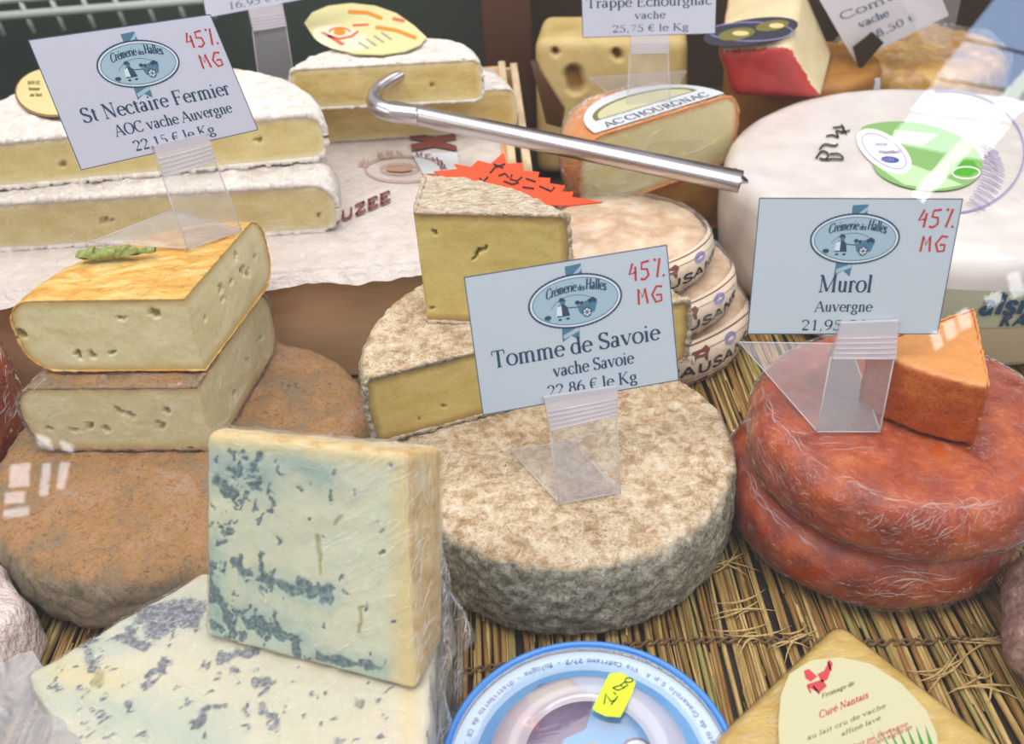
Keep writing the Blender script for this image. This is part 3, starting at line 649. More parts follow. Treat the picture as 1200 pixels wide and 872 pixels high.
sl = thing('blue_cheese_slab', 'blue-veined slab standing upright on the flat blue wedge, wrapped in film', 'cheese', (bt[0]+bt[1])/2)
VEIN_UP = [(268, 550, 280, 555, 6), (255, 560, 272, 580, 9), (296, 545, 302, 540, 8), (318, 570, 316, 600, 3.5), (316, 598, 317, 604, 5), (298, 590, 300, 597, 4), (303, 565, 297, 572, 4), (387, 575, 388, 590, 3), (325, 630, 327, 636, 4), (304, 648, 310, 672, 4), (305, 676, 345, 690, 8), (340, 688, 388, 700, 9), (350, 680, 385, 692, 7), (276, 655, 288, 672, 7), (245, 660, 248, 700, 9), (250, 690, 256, 702, 8), (262, 712, 272, 735, 9), (275, 660, 282, 668, 6), (300, 725, 325, 740, 9), (290, 730, 345, 750, 8), (340, 745, 346, 755, 4), (280, 720, 290, 712, 5), (370, 768, 410, 778, 7), (400, 774, 440, 782, 6), (330, 740, 322, 718, 5), (400, 680, 402, 676, 3), (345, 755, 350, 770, 4), (262, 618, 264, 626, 4), (288, 770, 300, 772, 4), (273, 533, 275, 535, 3)]
for _ in range(150):
    x_, y_ = random.choice([(random.gauss(285, 28), random.gauss(725, 25)), (random.gauss(280, 22), random.gauss(560, 25)), (random.gauss(262, 10), random.uniform(600, 760)), (random.uniform(250, 460), random.uniform(530, 780))]); r_ = random.uniform(1.5, 4); VEIN_UP.append((x_, y_, x_+random.uniform(-3, 3), y_+random.uniform(0, 7), r_))
TINT_UP = [(250, 545, 310, 560, 38), (245, 640, 255, 760, 28), (290, 720, 350, 750, 34), (370, 770, 450, 785, 20), (250, 770, 420, 800, 14), (330, 530, 380, 560, 24), (300, 680, 385, 700, 24)]
def keyf(c, n): return np.where(n@nrm > .72, 'cut_face', 'outer_rind').tolist()
SR = M('blue_cheese_rind'); SR = SR.pbr(SR.ramp(SR.noise(.9, 6, .7), [(.3, '#b98f52'), (.5, '#d6b67a'), (.7, '#dccfae')]), .5, SR.bump(SR.noise(2, 5), .5, .1), spec=.4)
for k, (Vs, Fs, ids) in split(V, F, keyf).items():
    px = proj(Vs); nn = np.stack([fbm(Vs, 2.0, 1), fbm(Vs, 2.0, 8)], 1)*7
    u = np.minimum(np.clip((px[:, 1]-(505+(px[:, 0]-240)*.11))/22, 0, 9), np.clip((478-px[:, 0])/26, 0, 9))
    obj(k, Vs, Fs, P_BLUE if k == 'cut_face' else SR, sl, world=True, attrs={'vein': np.clip(capsd(px+nn, VEIN_UP)*1.7, 0, 1), 'tint': capsd(px+nn, TINT_UP), 'edge': u, 'pit': capsd(px+nn*.3, [(398, 605, 392, 614, 4), (372, 628, 375, 650, 5), (375, 650, 375, 672, 3.5), (423, 712, 421, 742, 3.5)])})
obj('film_wrap', *shell(V, F, .11, .09, 2, .8), film_mat('cling_film_streaked', .02, 1.6, .9, rough=.05, crease=3.0, stretch=(1.6, 1.6, .8), gloss=1.6), sl, world=True)
# crumpled film hanging from its right side
cf = thing('crumpled_film', 'crumpled clear film hanging beside the right side of the blue slab', 'plastic film', P(515, 780, 2))
def crump(pts, wdt, z0, seed, zfn):
    def fn(u, v):
        i = v*(len(pts)-1); k = min(int(i), len(pts)-2); f = i-k
        x = pts[k][0]*(1-f)+pts[k+1][0]*f; y = pts[k][1]*(1-f)+pts[k+1][1]*f
        n1 = mnoise.fractal(Vector((u*3, v*7, seed)), 1, 2, 3); n2 = mnoise.fractal(Vector((u*4, v*5, seed+9)), 1, 2, 3)
        ww = wdt(v); return P(x+(u-.5)*ww*(1+.5*n1), y+8*n1, zfn(v)+.8*n2+.5*math.sin(u*9+seed))
    return grid(fn, 26, 60)
for sd, pts, w_, zf in ((1, [(498, 560), (506, 620), (516, 700), (512, 790), (505, 890)], lambda v: 22+16*v, lambda v: 11.5*(1-v)+3*v), (2, [(508, 680), (524, 700), (538, 740), (530, 800), (516, 872)], lambda v: 10+22*math.sin(PI*v), lambda v: 8*(1-v)+1.5*v), (3, [(496, 640), (500, 740), (500, 872)], lambda v: 14+8*v, lambda v: 8.5*(1-v)+4*v)):
    V, F = crump(pts, w_, 0, sd, zf); obj('film_fold', V, F, FILM_CRUMPLE, cf, world=True)

# ============================================================ PRICE CARDS
CARDM = M('card_paper'); CARDM = CARDM.pbr('#c5d0da', .28, spec=.5, coat=.25, coat_rough=.08)
CARDL = plain('card_paper_lilac', '#cfd0e0', .3, coat=.25, coat_rough=.1)
def handwriting(p, x, y, sc_, wd=2.6):
    m = 'red_marker'
    def st(pts, w_=wd): p.strip([(x+a*sc_, y+b*sc_) for a, b in pts], w_*sc_, m, 3)
    st([(5, 20), (0, 8), (9, 10)]); st([(8, 16), (7, 0)])                                   # 4
    st([(25, 20), (16, 19), (15, 12), (22, 11), (23, 4), (18, 0), (13, 1)])                 # 5
    st([(38, 21), (33, 0)]); st([(31, 19), (33, 21)], 3); p.ell(x+41*sc_, y+1*sc_, 1.6*sc_, 1.6*sc_, m, 3, 8)
    yy = -28
    st([(8, yy), (9, yy+18), (13, yy+8), (17, yy+18), (19, yy)]); st([(38, yy+17), (31, yy+18), (25, yy+9), (29, yy), (36, yy+1), (36, yy+8), (30, yy+8)])
def emblem(p, cx, cy, k=1.0):
    B, D, W_, Pl = 'emblem_blue', 'navy_ink', 'emblem_white', 'emblem_pale'
    p.poly([(cx-8*k, cy+27*k), (cx+11*k, cy+28*k), (cx+11*k, cy+40*k), (cx-8*k, cy+39*k)], B, 1)
    p.poly([(cx-2*k, cy+27.5*k), (cx+5*k, cy+28*k), (cx+11*k, cy+34*k), (cx+11*k, cy+38*k)], Pl, 2)
    p.poly([(cx-19*k, cy-26*k), (cx+2*k, cy-26*k), (cx+0*k, cy-45*k), (cx-9*k, cy-38*k), (cx-20*k, cy-44*k)], B, 1)
    p.poly([(cx-18*k, cy-36*k), (cx+1*k, cy-29*k), (cx+1*k, cy-34*k), (cx-18*k, cy-41*k)], Pl, 2)
    p.ell(cx, cy, 54*k, 29*k, W_, 3); p.ring(cx, cy, 54*k, 29*k, 1.8*k, D, 4, 64); p.ell(cx, cy, 50*k, 25.5*k, Pl, 5); p.ring(cx, cy, 50*k, 25.5*k, .9*k, B, 6, 64)
    for q in np.linspace(0, 2*PI, 60, endpoint=False): p.ell(cx+54.6*k*math.cos(q), cy+29.6*k*math.sin(q), 1.0*k, 1.0*k, D, 4, 5)
    def warp(q):
        u = (q[:, 0]-cx)/k; return np.stack([q[:, 0], q[:, 1]-.0042*k*u*u], 1)
    p.text('Cr\u00e9merie', cx-34*k, cy+11*k, 16*k, D, 7, width=36*k, thick=.12, thin=.05, serif=False, shear=.3, warp=warp)
    p.text('des', cx+4*k, cy+11*k, 10*k, D, 7, width=8*k, thick=.12, thin=.06, serif=False, shear=.3, warp=warp)
    p.text('Halles', cx+13*k, cy+12*k, 18*k, D, 7, width=24*k, thick=.11, thin=.05, serif=False, shear=.3, warp=warp)
    p.ring(cx-2*k, cy-14*k, 30*k, 21*k, .7*k, B, 7, 20, 25, 155)
    # market woman, basket and flower cart
    x, y = cx-16*k, cy-8*k
    p.poly([(x-7*k, y-7*k), (x+8*k, y-7*k), (x+6*k, y+3*k), (x+2*k, y+7*k), (x-4*k, y+6*k)], D, 7)
    p.poly([(x-8*k, y-5*k), (x-1*k, y-6*k), (x-1*k, y+6*k), (x-6*k, y+4*k)], W_, 8); p.ell(x+1*k, y+9*k, 3.2*k, 3.2*k, B, 7, 12); p.poly([(x-4*k, y+10*k), (x+5*k, y+10*k), (x+2*k, y+14*k), (x-2*k, y+14*k)], D, 8)
    p.ell(x-4*k, y-10*k, 2.2*k, 1.4*k, D, 7, 8); p.ell(x+5*k, y-10*k, 2.4*k, 1.4*k, D, 7, 8); p.strip([(x+6*k, y+2*k), (x+18*k, y+1*k)], 1.1*k, D, 7)
    p.ell(x-18*k, y-6*k, 4.2*k, 2.6*k, D, 7, 12); p.strip([(x-18*k, y-6*k), (x-17*k, y-11*k)], 1.2*k, B, 7)
    p.poly([(x+17*k, y+3*k), (x+41*k, y+4*k), (x+37*k, y-7*k), (x+20*k, y-7*k)], B, 7); p.ring(x+28*k, y-6*k, 5*k, 5*k, 1.3*k, D, 9, 20); p.ell(x+28*k, y-6*k, 4.4*k, 4.4*k, W_, 8, 16)
    for q in range(6): p.strip([(x+28*k, y-6*k), (x+28*k+4.6*k*math.cos(q*PI/3), y-6*k+4.6*k*math.sin(q*PI/3))], .9*k, D, 9)
    for dx, dy, r in ((18, 6, 3), (23, 5, 2.6), (28, 5, 2.4), (33, 6, 3.2), (38, 6, 3), (36, 8, 2.4)): p.ell(x+dx*k, y+dy*k, r*k, r*.8*k, D if dx != 28 else B, 8, 10)
def sign(cardlabel, standlabel, px4, base2, zb, lean, clip4, wing, texts, emb=(.52, .72, 1.0), hand=(198, 126, 1.0), mat=CARDM, W=240., H_=160., gname=None, fade=None, lean_axis=None, edgem='grey_edge'):
    """card: 4 pixel corners TL TR BR BL on a plane through the stand's foot line, leaning back"""
    b0, b1 = P(*base2[0], zb), P(*base2[1], zb)
    d = (b1-b0); d /= np.linalg.norm(d); up = np.array([0, 0, 1.0]); nh = np.cross(d, up); nh /= np.linalg.norm(nh)     # towards the viewer
    if nh[1] > 0: nh = -nh
    n = nh*math.cos(R(lean))+up*math.sin(R(lean))
    Q = [PL(x, y, b0, n) for x, y in px4]
    if np.dot(n, O3-b0) < 0: n = -n
    # separate top-level things: the card, and the acrylic stand that holds it
    cen = sum(Q)/4
    t = thing('price_card', cardlabel, 'price card', (Q[3]+Q[2])/2, 'price cards in acrylic stands')
    V, F = prism([q-n*.05 for q in (Q[3], Q[2], Q[1], Q[0])], n, .08); cardo = obj('card', V, F, mat, t, smooth=False, world=True)
    def fn(u, v, lift):
        a, b = u/W, v/H_; p = (Q[3]*(1-a)+Q[2]*a)*(1-b)+(Q[0]*(1-a)+Q[1]*a)*b; return p+n*(.034+.004*lift)
    p = Print(fn)
    if emb: emblem(p, emb[0]*W, emb[1]*H_, emb[2])
    for tx, u0, u1, vb, size in texts: p.text(tx, u0*W, vb*H_, size, 'navy_ink', 2, width=(u1-u0)*W)
    if hand: handwriting(p, *hand)
    e = 1.2
    for a, b in (((0, 0), (0, H_)), ((0, H_), (W, H_)), ((W, H_), (W, 0)), ((W, 0), (0, 0))): p.strip([(a[0], a[1]), ((a[0]+b[0])/2, (a[1]+b[1])/2), (b[0], b[1])], e, edgem, 1)
    p.emit(cardo, {'navy_ink': 'lettering', 'emblem_blue': 'emblem_ribbon', 'emblem_pale': 'emblem_ground', 'emblem_white': 'emblem_border', 'red_marker': 'handwriting', edgem: 'edge_line'})
    # plastic sleeve over the card
    sl_ = [q+n*.075 for q in (Q[3], Q[2], Q[1], Q[0])]; obj('sleeve', np.array(sl_), [(0, 1, 2, 3)], film_mat('card_sleeve', .0, .05, .25, rough=.06, gloss=.8), t, smooth=False, world=True)
    # stand
    s_ = thing('card_stand', standlabel, 'card stand', (b0+b1)/2, 'acrylic stands under the price cards')
    c = [PL(x, y, b0, n) for x, y in clip4]                              # TL TR BR BL of the gripping block
    V, F = prism([q+n*.09 for q in (c[3], c[2], c[1], c[0])], n, .28); clipo = obj('clip', V, F, ACRYLIC_EDGE, s_, smooth=False, world=True)
    V, F = prism([q-n*.42 for q in (c[3], c[2], c[1], c[0])], n, .3); obj('clip', V, F, ACRYLIC, s_, smooth=False, world=True)
    for k in range(5):
        f = .42+.55*k/4; a = c[0]*(1-f)+c[3]*f; b = c[1]*(1-f)+c[2]*f
        obj('clip_ridge', *tube(np.array([a+n*.39, (a+b)/2+n*.39, b+n*.39]), .045, 6), ACRYLIC_EDGE, clipo, world=True)
    V, F = prism([q-n*.06 for q in (b0, b1, c[2], c[3])], n, .14); obj('upright', V, F, ACRYLIC, s_, smooth=False, world=True)
    for a, b in ((b0, c[3]), (b1, c[2]), (b0, b1)): obj('upright_edge', *tube(np.array([a, (a+b)/2, b]), .05, 6), ACRYLIC_EDGE, s_, world=True)
    if wing:
        wq = [P(x, y, zb) for x, y in wing]; pl = [b0, b1]+wq
        V, F = prism(pl, up, .12); obj('foot', V, F, ACRYLIC, s_, smooth=False, world=True)
        lp = pl+[pl[0]]
        for k in range(1, len(lp)-1): obj('foot_edge', *tube(np.array([lp[k], (lp[k]+lp[k+1])/2, lp[k+1]])+up*.06, .045, 6), ACRYLIC_EDGE, s_, world=True)
    return t, s_, fn
sign('white price card reading Tomme de Savoie, standing on the grey tomme wheel', 'clear acrylic stand holding the Tomme de Savoie card',
     [(544, 325), (781, 287), (795, 445), (566, 486)], [(655, 590), (727, 577)], 5.95, 12, [(636, 463), (721, 450), (722, 483), (644, 502)], [(668, 518), (598, 528)],
     [('Tomme de Savoie', .075, .925, .335, 29), ('vache Savoie', .37, .78, .19, 22), ('22,86 \u20ac le Kg', .33, .79, .045, 21)], emb=(.52, .715, 1.02), hand=(192, 126, 1.0))
sign('white price card reading Murol, standing on the upper orange wheel', 'clear acrylic stand with a wide foot holding the Murol card',
     [(890, 232), (1128, 233), (1098, 391), (876, 391)], [(957, 506), (1031, 506)], 8.9, 10, [(984, 376), (1051, 373), (1048, 418), (974, 418)], [(996, 404), (866, 402)],
     [('Murol', .345, .625, .325, 30), ('Auvergne', .34, .64, .175, 19), ('21,95 \u20ac le Kg', .28, .80, .03, 19)], emb=(.50, .715, .98), hand=(193, 128, 1.0))
sign('white price card reading St Nectaire Fermier, tilted, above the left cheese pieces', 'clear acrylic stand holding the St Nectaire Fermier card',
     [(33, 47), (246, 17), (302, 152), (95, 199)], [(220, 292), (283, 270)], 15.75, 8, [(178, 170), (240, 155), (252, 188), (190, 207)], [(200, 248), (106, 285)],
     [('St Nectaire Fermier', .10, .935, .345, 27), ('AOC vache Auvergne', .235, .90, .195, 21), ('22,15 \u20ac le Kg', .30, .76, .05, 20)], emb=(.50, .71, .98), hand=(193, 122, 1.0), mat=CARDL)
sign('white price card reading Trappe Echourgnac, at the top centre in front of the dark wall', 'clear acrylic stand holding the Trappe Echourgnac card',
     [(680, -62), (841, -66), (838, 39), (683, 44)], [(735, 126), (785, 122)], 13.0, 6, [(739, 42), (783, 41), (783, 61), (738, 62)], [(804, 84), (690, 92)],
     [('Trappe Echourgnac', .03, .97, .335, 26), ('vache', .39, .62, .195, 20), ('25,75 \u20ac le Kg', .22, .80, .05, 19)], emb=(.52, .72, 1.0), hand=(192, 126, 1.0), mat=CARDL)
# card at the top left edge of the frame, standing behind the white cheeses
sign('white price card cut off by the top edge, standing behind the two pale soft cheeses', 'clear acrylic stand behind the left white-rinded cheeses',
     [(222, -84), (398, -100), (382, -6), (242, 21)], [(304, 100), (345, 92)], 14.0, 5, [(290, 10), (330, 4), (335, 30), (296, 36)], None,
     [('16,95 \u20ac le Kg', .18, .82, .05, 19), ('vache', .39, .62, .195, 20)], emb=None, hand=None, mat=CARDL)
# card leaning at the top right
a0, a1, a2, a3 = [PY(x, y, 92) for x, y in ((945, -30), (1080, -60), (1105, 5), (1000, 58))]

# ============================================================ WHITE WHEEL (right)
def curve_text(fnc, txt, **k): pass
s = M('waxed_white_rind'); WH = s.pbr(s.ramp(s.noise(.3, 4, .5, .3), [(.35, '#d3c9c4'), (.65, '#ded6d1')]), .3, s.bump(s.noise(.5, 3), .15, .15), spec=.5, coat=.25)
wc = (36.6, 72.0, 0)
wt = thing('white_wheel', 'large white waxed cheese wheel with a green printed top, right', 'cheese', wc)
rind, _ = sector(17.1, 10, 0, 360, bev=1.6, bulge=.6, res=.3, amp=.05, nscale=.5, seed=40)
V = place(rind[0], wc); z = V[:, 2]
o = obj('rind', V, rind[1], WH, wt, world=True)
def sector_band(z0, z1, a0, a1, rr, n=60):
    return grid(lambda u, v: (wc[0]+rr*math.cos(R(a0+(a1-a0)*u)), wc[1]+rr*math.sin(R(a0+(a1-a0)*u)), z0+(z1-z0)*v), n, 4)
BAND = plain('printed_band', '#b0b39b', .4, coat=.3)
BEIGE = plain('beige_wax', '#bdb092', .45)
def rr_at(zz): return 17.15+.6*math.sin(PI*zz/10)+.07
obj('side_band', *grid(lambda u, v: (wc[0]+rr_at(5+2.4*v)*math.cos(R(-140+150*u)), wc[1]+rr_at(5+2.4*v)*math.sin(R(-140+150*u)), 4.6+2.9*v), 90, 5), BAND, wt, world=True)
obj('lower_side', *grid(lambda u, v: (wc[0]+(rr_at(1.4+3.2*v)-.03)*math.cos(R(-150+170*u)), wc[1]+(rr_at(1.4+3.2*v)-.03)*math.sin(R(-150+170*u)), 1.3+3.3*v), 90, 5), BEIGE, wt, world=True)
# side lettering
def side_fn(u, v, lift):       # u in cm along the side, v height
    th = R(-98)+u/17.7; r_ = rr_at(v)+.06+.01*lift; return np.array([wc[0]+r_*math.cos(th), wc[1]+r_*math.sin(th), v])
p = Print(side_fn); p.text('alsigny', -1.2, 5.75, 2.3, 'navy_ink', 2, width=6.2, thick=.16, thin=.12, serif=False, shear=.15)
p.text('KAT.', .3, 4.75, 1.3, 'navy_ink', 2, width=3.0, thick=.17, thin=.13, serif=False, shear=.15)
for k in range(6): p.text('laiterie', -13-.0*k, 7.4-k*.5, .5, 'grey_edge', 2, width=2.4, thick=.12, thin=.08, serif=False)
p.emit(wt, {'navy_ink': 'side_lettering', 'grey_edge': 'small_print'})
# top printing
def topz(V2): return 10.0
zt_ = 10.14
def top_px(x, y, lift): q = P(x, y, zt_); return np.array([q[0], q[1], zt_+.012*lift])
p = Print(top_px)

p.ring(1110, 178, 90, 72, 1.6, 'violet_ink', 1, 60, -100, 80, )
gl = [(1003, 150), (1030, 143), (1065, 142), (1105, 150), (1135, 165), (1150, 183), (1152, 200), (1140, 215), (1115, 224), (1080, 224), (1050, 217), (1025, 203), (1020, 180)]
gl = np.array(gl, float)
for _ in range(3): gl = np.stack([.75*gl+.25*np.roll(gl, -1, 0), .25*gl+.75*np.roll(gl, -1, 0)], 1).reshape(-1, 2)
p.poly([tuple(q_) for q_ in gl][::-1], 'green_label', 2)
p.poly([(1028, 196), (1060, 190), (1100, 205), (1128, 217), (1100, 222), (1060, 217)], 'pale_green_ink', 3)
p.poly([(1112, 190), (1140, 188), (1148, 200), (1135, 207), (1112, 204)], 'deep_green', 3)
p.poly([(1048, 152), (1100, 158), (1080, 172), (1045, 166)], 'pale_green_ink', 3)
p.ring(1132, 203, 16, 7, 1.5, 'label_white', 4, 24)
p.ell(1036, 178, 37, 19, 'label_white', 5, 40, rot=.62); tt_ = np.linspace(0, 2*PI, 40); p.strip(np.stack([1036+30*np.cos(tt_)*math.cos(.62)-14*np.sin(tt_)*math.sin(.62), 178+30*np.cos(tt_)*math.sin(.62)+14*np.sin(tt_)*math.cos(.62)], 1), 1.2, 'violet_ink', 6)
for k, (t_, w_) in enumerate((('mon', 14), ('Maasdam', 26), ('light', 16))): p.text(t_, 1026+k*3, 172+k*9, -7, 'violet_ink', 7, width=w_, thick=.16, thin=.1, serif=False)
p.ell(1043, 188, 11, 4, 'royal_ink', 6, 12, rot=.1)
for k in range(11):
    f_ = k/10; xa, ya = 1150+24*f_-38*f_*f_, 168+66*f_; ln = 30-12*abs(f_-.4)
    p.strip([(xa, ya), (xa+ln*.35, ya-ln*.1+7), (xa+ln*.8, ya+12)], 1.3, 'violet_ink', 3)
    p.strip([(xa-4, ya+3), (xa+ln*.35-4, ya-ln*.1+10), (xa+ln*.7-4, ya+15)], .7, 'violet_ink', 3)
m_ = 'black_marker'
p.strip(sm([(956, 186), (963, 176), (972, 181), (968, 188), (960, 186)]), 2.2, m_, 4); p.strip(sm([(968, 188), (976, 186), (990, 188), (984, 180), (972, 181)]), 2.0, m_, 4); p.strip(sm([(960, 176), (966, 168), (978, 172), (982, 169)]), 2.0, m_, 4)
p.strip(sm([(968, 160), (976, 158), (984, 163), (978, 152), (988, 156)]), 2.0, m_, 4); p.strip(sm([(976, 150), (990, 148), (986, 156), (996, 153)]), 1.8, m_, 4); p.strip(sm([(986, 146), (992, 158)]), 1.8, m_, 4)
p.emit(wt, {'violet_ink': 'printed_ring', 'green_label': 'green_print', 'pale_green_ink': 'pale_green_print', 'deep_green': 'leaf_print', 'label_white': 'oval_print', 'royal_ink': 'brand_print', 'black_marker': 'handwriting'})
# small white card behind the wheel
q = [P(865, 118, 11.2)]
cn = [PY(x, y, 93.0) for x, y in ((925, 122), (1031, 104), (1031, 91), (925, 108))]
V, F = prism(cn, (0, -1, .1), .12); tag(obj('paper_card', V, F, ink('white_card', '#dcd8e6'), None, False, world=True), 'narrow white paper card peeping over the back rim of the big white wheel', 'card')

# ============================================================ PRINTED DISCS beside the tomme: three packs
s = M('wrapped_pack'); PACK = s.pbr(s.ramp(s.noise(.45, 5, .6, .4), [(.3, '#b98a6a'), (.5, '#d9b893'), (.7, '#ead9c2')]), .35, s.bump(s.noise(.8, 3, .5, .6), .4, .3), spec=.6, coat=.4)
pc = np.array([10.3, 64.2, 0])
for k, (zb, ph_, lab, rr, dx) in enumerate(((.0, 3.4, 'round printed cheese pack, bottom of three stacked beside the big white wheel', 8.2, 0.3), (3.75, 2.8, 'round printed cheese pack, middle of three stacked beside the big white wheel', 7.5, -.3), (6.95, 2.7, 'round printed cheese pack, topmost of three with a shiny dented top', 6.4, -1.2))):
    base = pc+np.array([dx, -.2*k, zb]); t = thing('cheese_pack', lab, 'cheese', base, 'printed round packs')
    rind, _ = sector(rr, ph_, 0, 360, bev=min(1.35, ph_*.45), bulge=.35, res=.25, amp=.12, nscale=.9, seed=50+k, dome=.5)
    obj('pack_body', place(rind[0], base), rind[1], PACK, t, world=True)
    def pf(u, v, lift, base=base, rr=rr, ph_=ph_):   # u cm along rim, v: 0..3.6 over the side then onto the bevel
        th = R(-62)+u/rr; v = v*ph_/3.4; b_ = min(1.35, ph_*.45); zs_ = ph_-b_
        if v < zs_: r_, z_ = rr+.35*math.sin(PI*v/ph_), v
        else:
            q = min((v-zs_)/b_, 1.5); r_, z_ = rr+.3-b_*(1-math.cos(q)), zs_-.02+b_*math.sin(q)
        r_ += .16+.012*lift; return base+np.array([r_*math.cos(th), r_*math.sin(th), z_+.05])
    p = Print(pf); up0 = .25
    def patch(u0, u1, v0, v1, m, lift, n=24, arch=0):
        V, F = grid(lambda a, b: pf(u0+(u1-u0)*a, v0+(v1-v0)*b*(1 if not arch else (1-arch*(2*a-1)**2)), lift), n, 6); obj('label_ground', V, F, bpy.data.materials[m], t, world=True)
    patch(-7.5, 8.5, up0, 3.9, 'pack_cream', 1, 30, .35)
    p.ring(.5, up0, 8.3, 3.35, .12, 'pack_maroon', 3, 30, 10, 170); p.ring(.5, up0-.3, 7.7, 3.0, .05, 'pack_maroon', 3, 30, 10, 170)
    for k2, xx in enumerate(np.linspace(-7, 8, 26)): p.strip([(xx, .0+.1*(k2 % 3)), (xx+.5, .28)], .22+.1*(k2 % 2), 'pack_maroon' if k2 % 3 else 'putty', 3)
    for k2 in range(34): xx = -7.5+k2*.48; p.strip([(xx, -.0), (xx+.3, .15)], .2, 'pack_pink', 2)
    p.text('CAUSANS', -3.6, 1.05, 1.35, 'dark_label', 4, width=8.6, thick=.17, thin=.15, serif=False)
    p.text('au lait cru des causses', -3.2, .55, .42, 'putty', 4, width=7.4, thick=.14, thin=.1, serif=False)
    x, y = -.6, 2.55      # little cow-like emblem
    p.poly([(x-.9, y-.2), (x-.7, y+.45), (x+.1, y+.5), (x+.6, y+.7), (x+.8, y+.3), (x+.5, y-.1), (x+.5, y-.5), (x+.3, y-.5), (x+.2, y-.1), (x-.5, y-.1), (x-.6, y-.5), (x-.8, y-.5)], 'pack_maroon', 4)
    p.ell(2.4, 2.75, .7, .45, 'violet_ink', 4, 14); p.strip([(-5.5, 2.3), (-3.5, 2.6), (-1.6, 2.5)], .25, 'pack_pink', 3)
    p.emit(t, {'pack_maroon': 'label_border', 'putty': 'small_print', 'pack_pink': 'label_tint', 'dark_label': 'lettering', 'violet_ink': 'seal_print'})
    fr, _ = sector(rr+.22, ph_+.2, 0, 360, bev=min(1.4, ph_*.45), bulge=.35, res=.35, amp=.14, nscale=.8, seed=60+k, dome=.5)
    obj('film_wrap', place(fr[0], base), fr[1], FILM, t, world=True)

# brown slab under the wrapped half wheel
s = M('amber_rind'); AMB = s.pbr(s.ramp(s.noise(.4, 5, .6), [(.3, '#8d5c20'), (.6, '#a8742f'), (.8, '#c08a45')]), .5, s.bump(s.noise(2, 4), .3, .1))
cheese('amber_half_wheel', 'amber brown half wheel lying beneath the film-wrapped orange-rinded half', 'cheese', (13.6, 78.0, 0), AMB, paste('amber_paste', '#9a6c30', '#ad7c3c', '#b8762f'), rot=R(24), Rr=8.2, H=5.9, a0=0, a1=180, bev=.5, bulge=.2, res=.25, seed=70, crust=.08)
ca = P(692, 255, 6.2)[:2]; 
OR = orange_rind('washed_orange_rind', ('#d98a3c', '#e39a4e', '#e8a866', '#efc490'))
hw = np.array([14.4, 77.9, 6.1])
ht = cheese('wrapped_half_wheel', 'film-wrapped half wheel with orange rind and a lettered label, behind the steel bar', 'cheese', hw, OR, P_CREAM, rot=R(30), tilt=rotv((1, 0, 0), 3), Rr=8.4, H=6.8, a0=0, a1=180, bev=1.8, bulge=.5, res=.22, seed=72, crust=.12, film=film_mat('cling_film_drawn', .02, 1.0, .8, crease=2.5, rough=.05, stretch=(.5, 2, 2), gloss=1.7))
rt = R(30); TL_ = rotv((1, 0, 0), 3)
def hf(u, v, lift): return place(np.array([[u*.88, v*.88, 6.8+.17+.015*lift]]), hw, rt, TL_)[0]
p = Print(hf)
p.poly([(8.1*math.cos(t)*1.0, .35+6.6*math.sin(t)) for t in np.linspace(0, PI, 40)], 'grey_label', 1)
p.poly([(6.4*math.cos(t), 2.5+3.1*math.sin(t)) for t in np.linspace(0, PI, 30)], 'olive_ink', 2)
p.poly([(5.8*math.cos(t), 2.6+2.6*math.sin(t)) for t in np.linspace(0, PI, 30)], 'label_cream', 3)
p.text("AC'CHOURGNAC", -6.4, .75, 1.5, 'dark_label', 3, width=13.0, thick=.13, thin=.07)
p.emit(ht, {'grey_label': 'label', 'olive_ink': 'label_picture', 'label_cream': 'label_field', 'dark_label': 'lettering'})

# ============================================================ holed cheese and its upright steel blade, back centre
s = M('holed_cheese_paste'); HC = s.pbr(s.mix(s.ramp(s.attr('pit'), [(.1, 0.0), (.5, 1.0)]), s.ramp(s.noise(.3, 4), [(.35, '#b79c5c'), (.65, '#ccb277')]), '#8a6420'), .5, s.bump(s.noise(2, 4), .2, .1), sss=.1)
yb = 97
q = [PY(628, 190, yb-1), PY(806, 190, yb-3), PY(806, 44, yb+1), PY(626, 46, yb+2)]
zmin = 0; V0 = []
for k_ in (0, 1): V0.append([q[k_][0], q[k_][1], 0])
V0 += [q[2], q[3]]
bk = [[p_[0]+1.5, p_[1]+9, p_[2]] for p_ in V0]; V0 = np.array([list(x) for x in V0]+bk, float)
V, F = remeshed(V0, [(0, 1, 2, 3), (7, 6, 5, 4), (0, 4, 5, 1), (1, 5, 6, 2), (2, 6, 7, 3), (3, 7, 4, 0)], .28, 1.0, 6)
px = proj(V); pit = capsd(px, [(672, 88, 675, 100, 13), (722, 62, 725, 66, 6), (650, 60, 652, 62, 4)]); pit[V[:, 1] > yb+4] = 0; V[:, 1] += np.clip(pit*2, 0, 1)*1.0
et = thing('holed_cheese', 'tall pale yellow holed cheese block standing in front of the dark wall', 'cheese', (V0[:, 0].mean(), yb+3, 0)); obj('paste', V, F, HC, et, world=True, attrs={'pit': pit})
STEEL = M('brushed_steel'); STEEL = STEEL.pbr('#c9c2c4', .24, STEEL.bump(STEEL.noise(8, 3, .5, 0, STEEL.stretch(.3, 4, 4)), .08, .05), metal=1)
bp = [PY(x, y, 92) for x, y in ((622, 72), (628, 74), (662, 128), (658, 150), (640, 145))]
V, F = prism(bp, (.3, 1, .1), .5); tag(obj('steel_spatula', V, F, STEEL, None, False, world=True), 'grey metal blade standing at the left of the holed cheese block', 'knife')

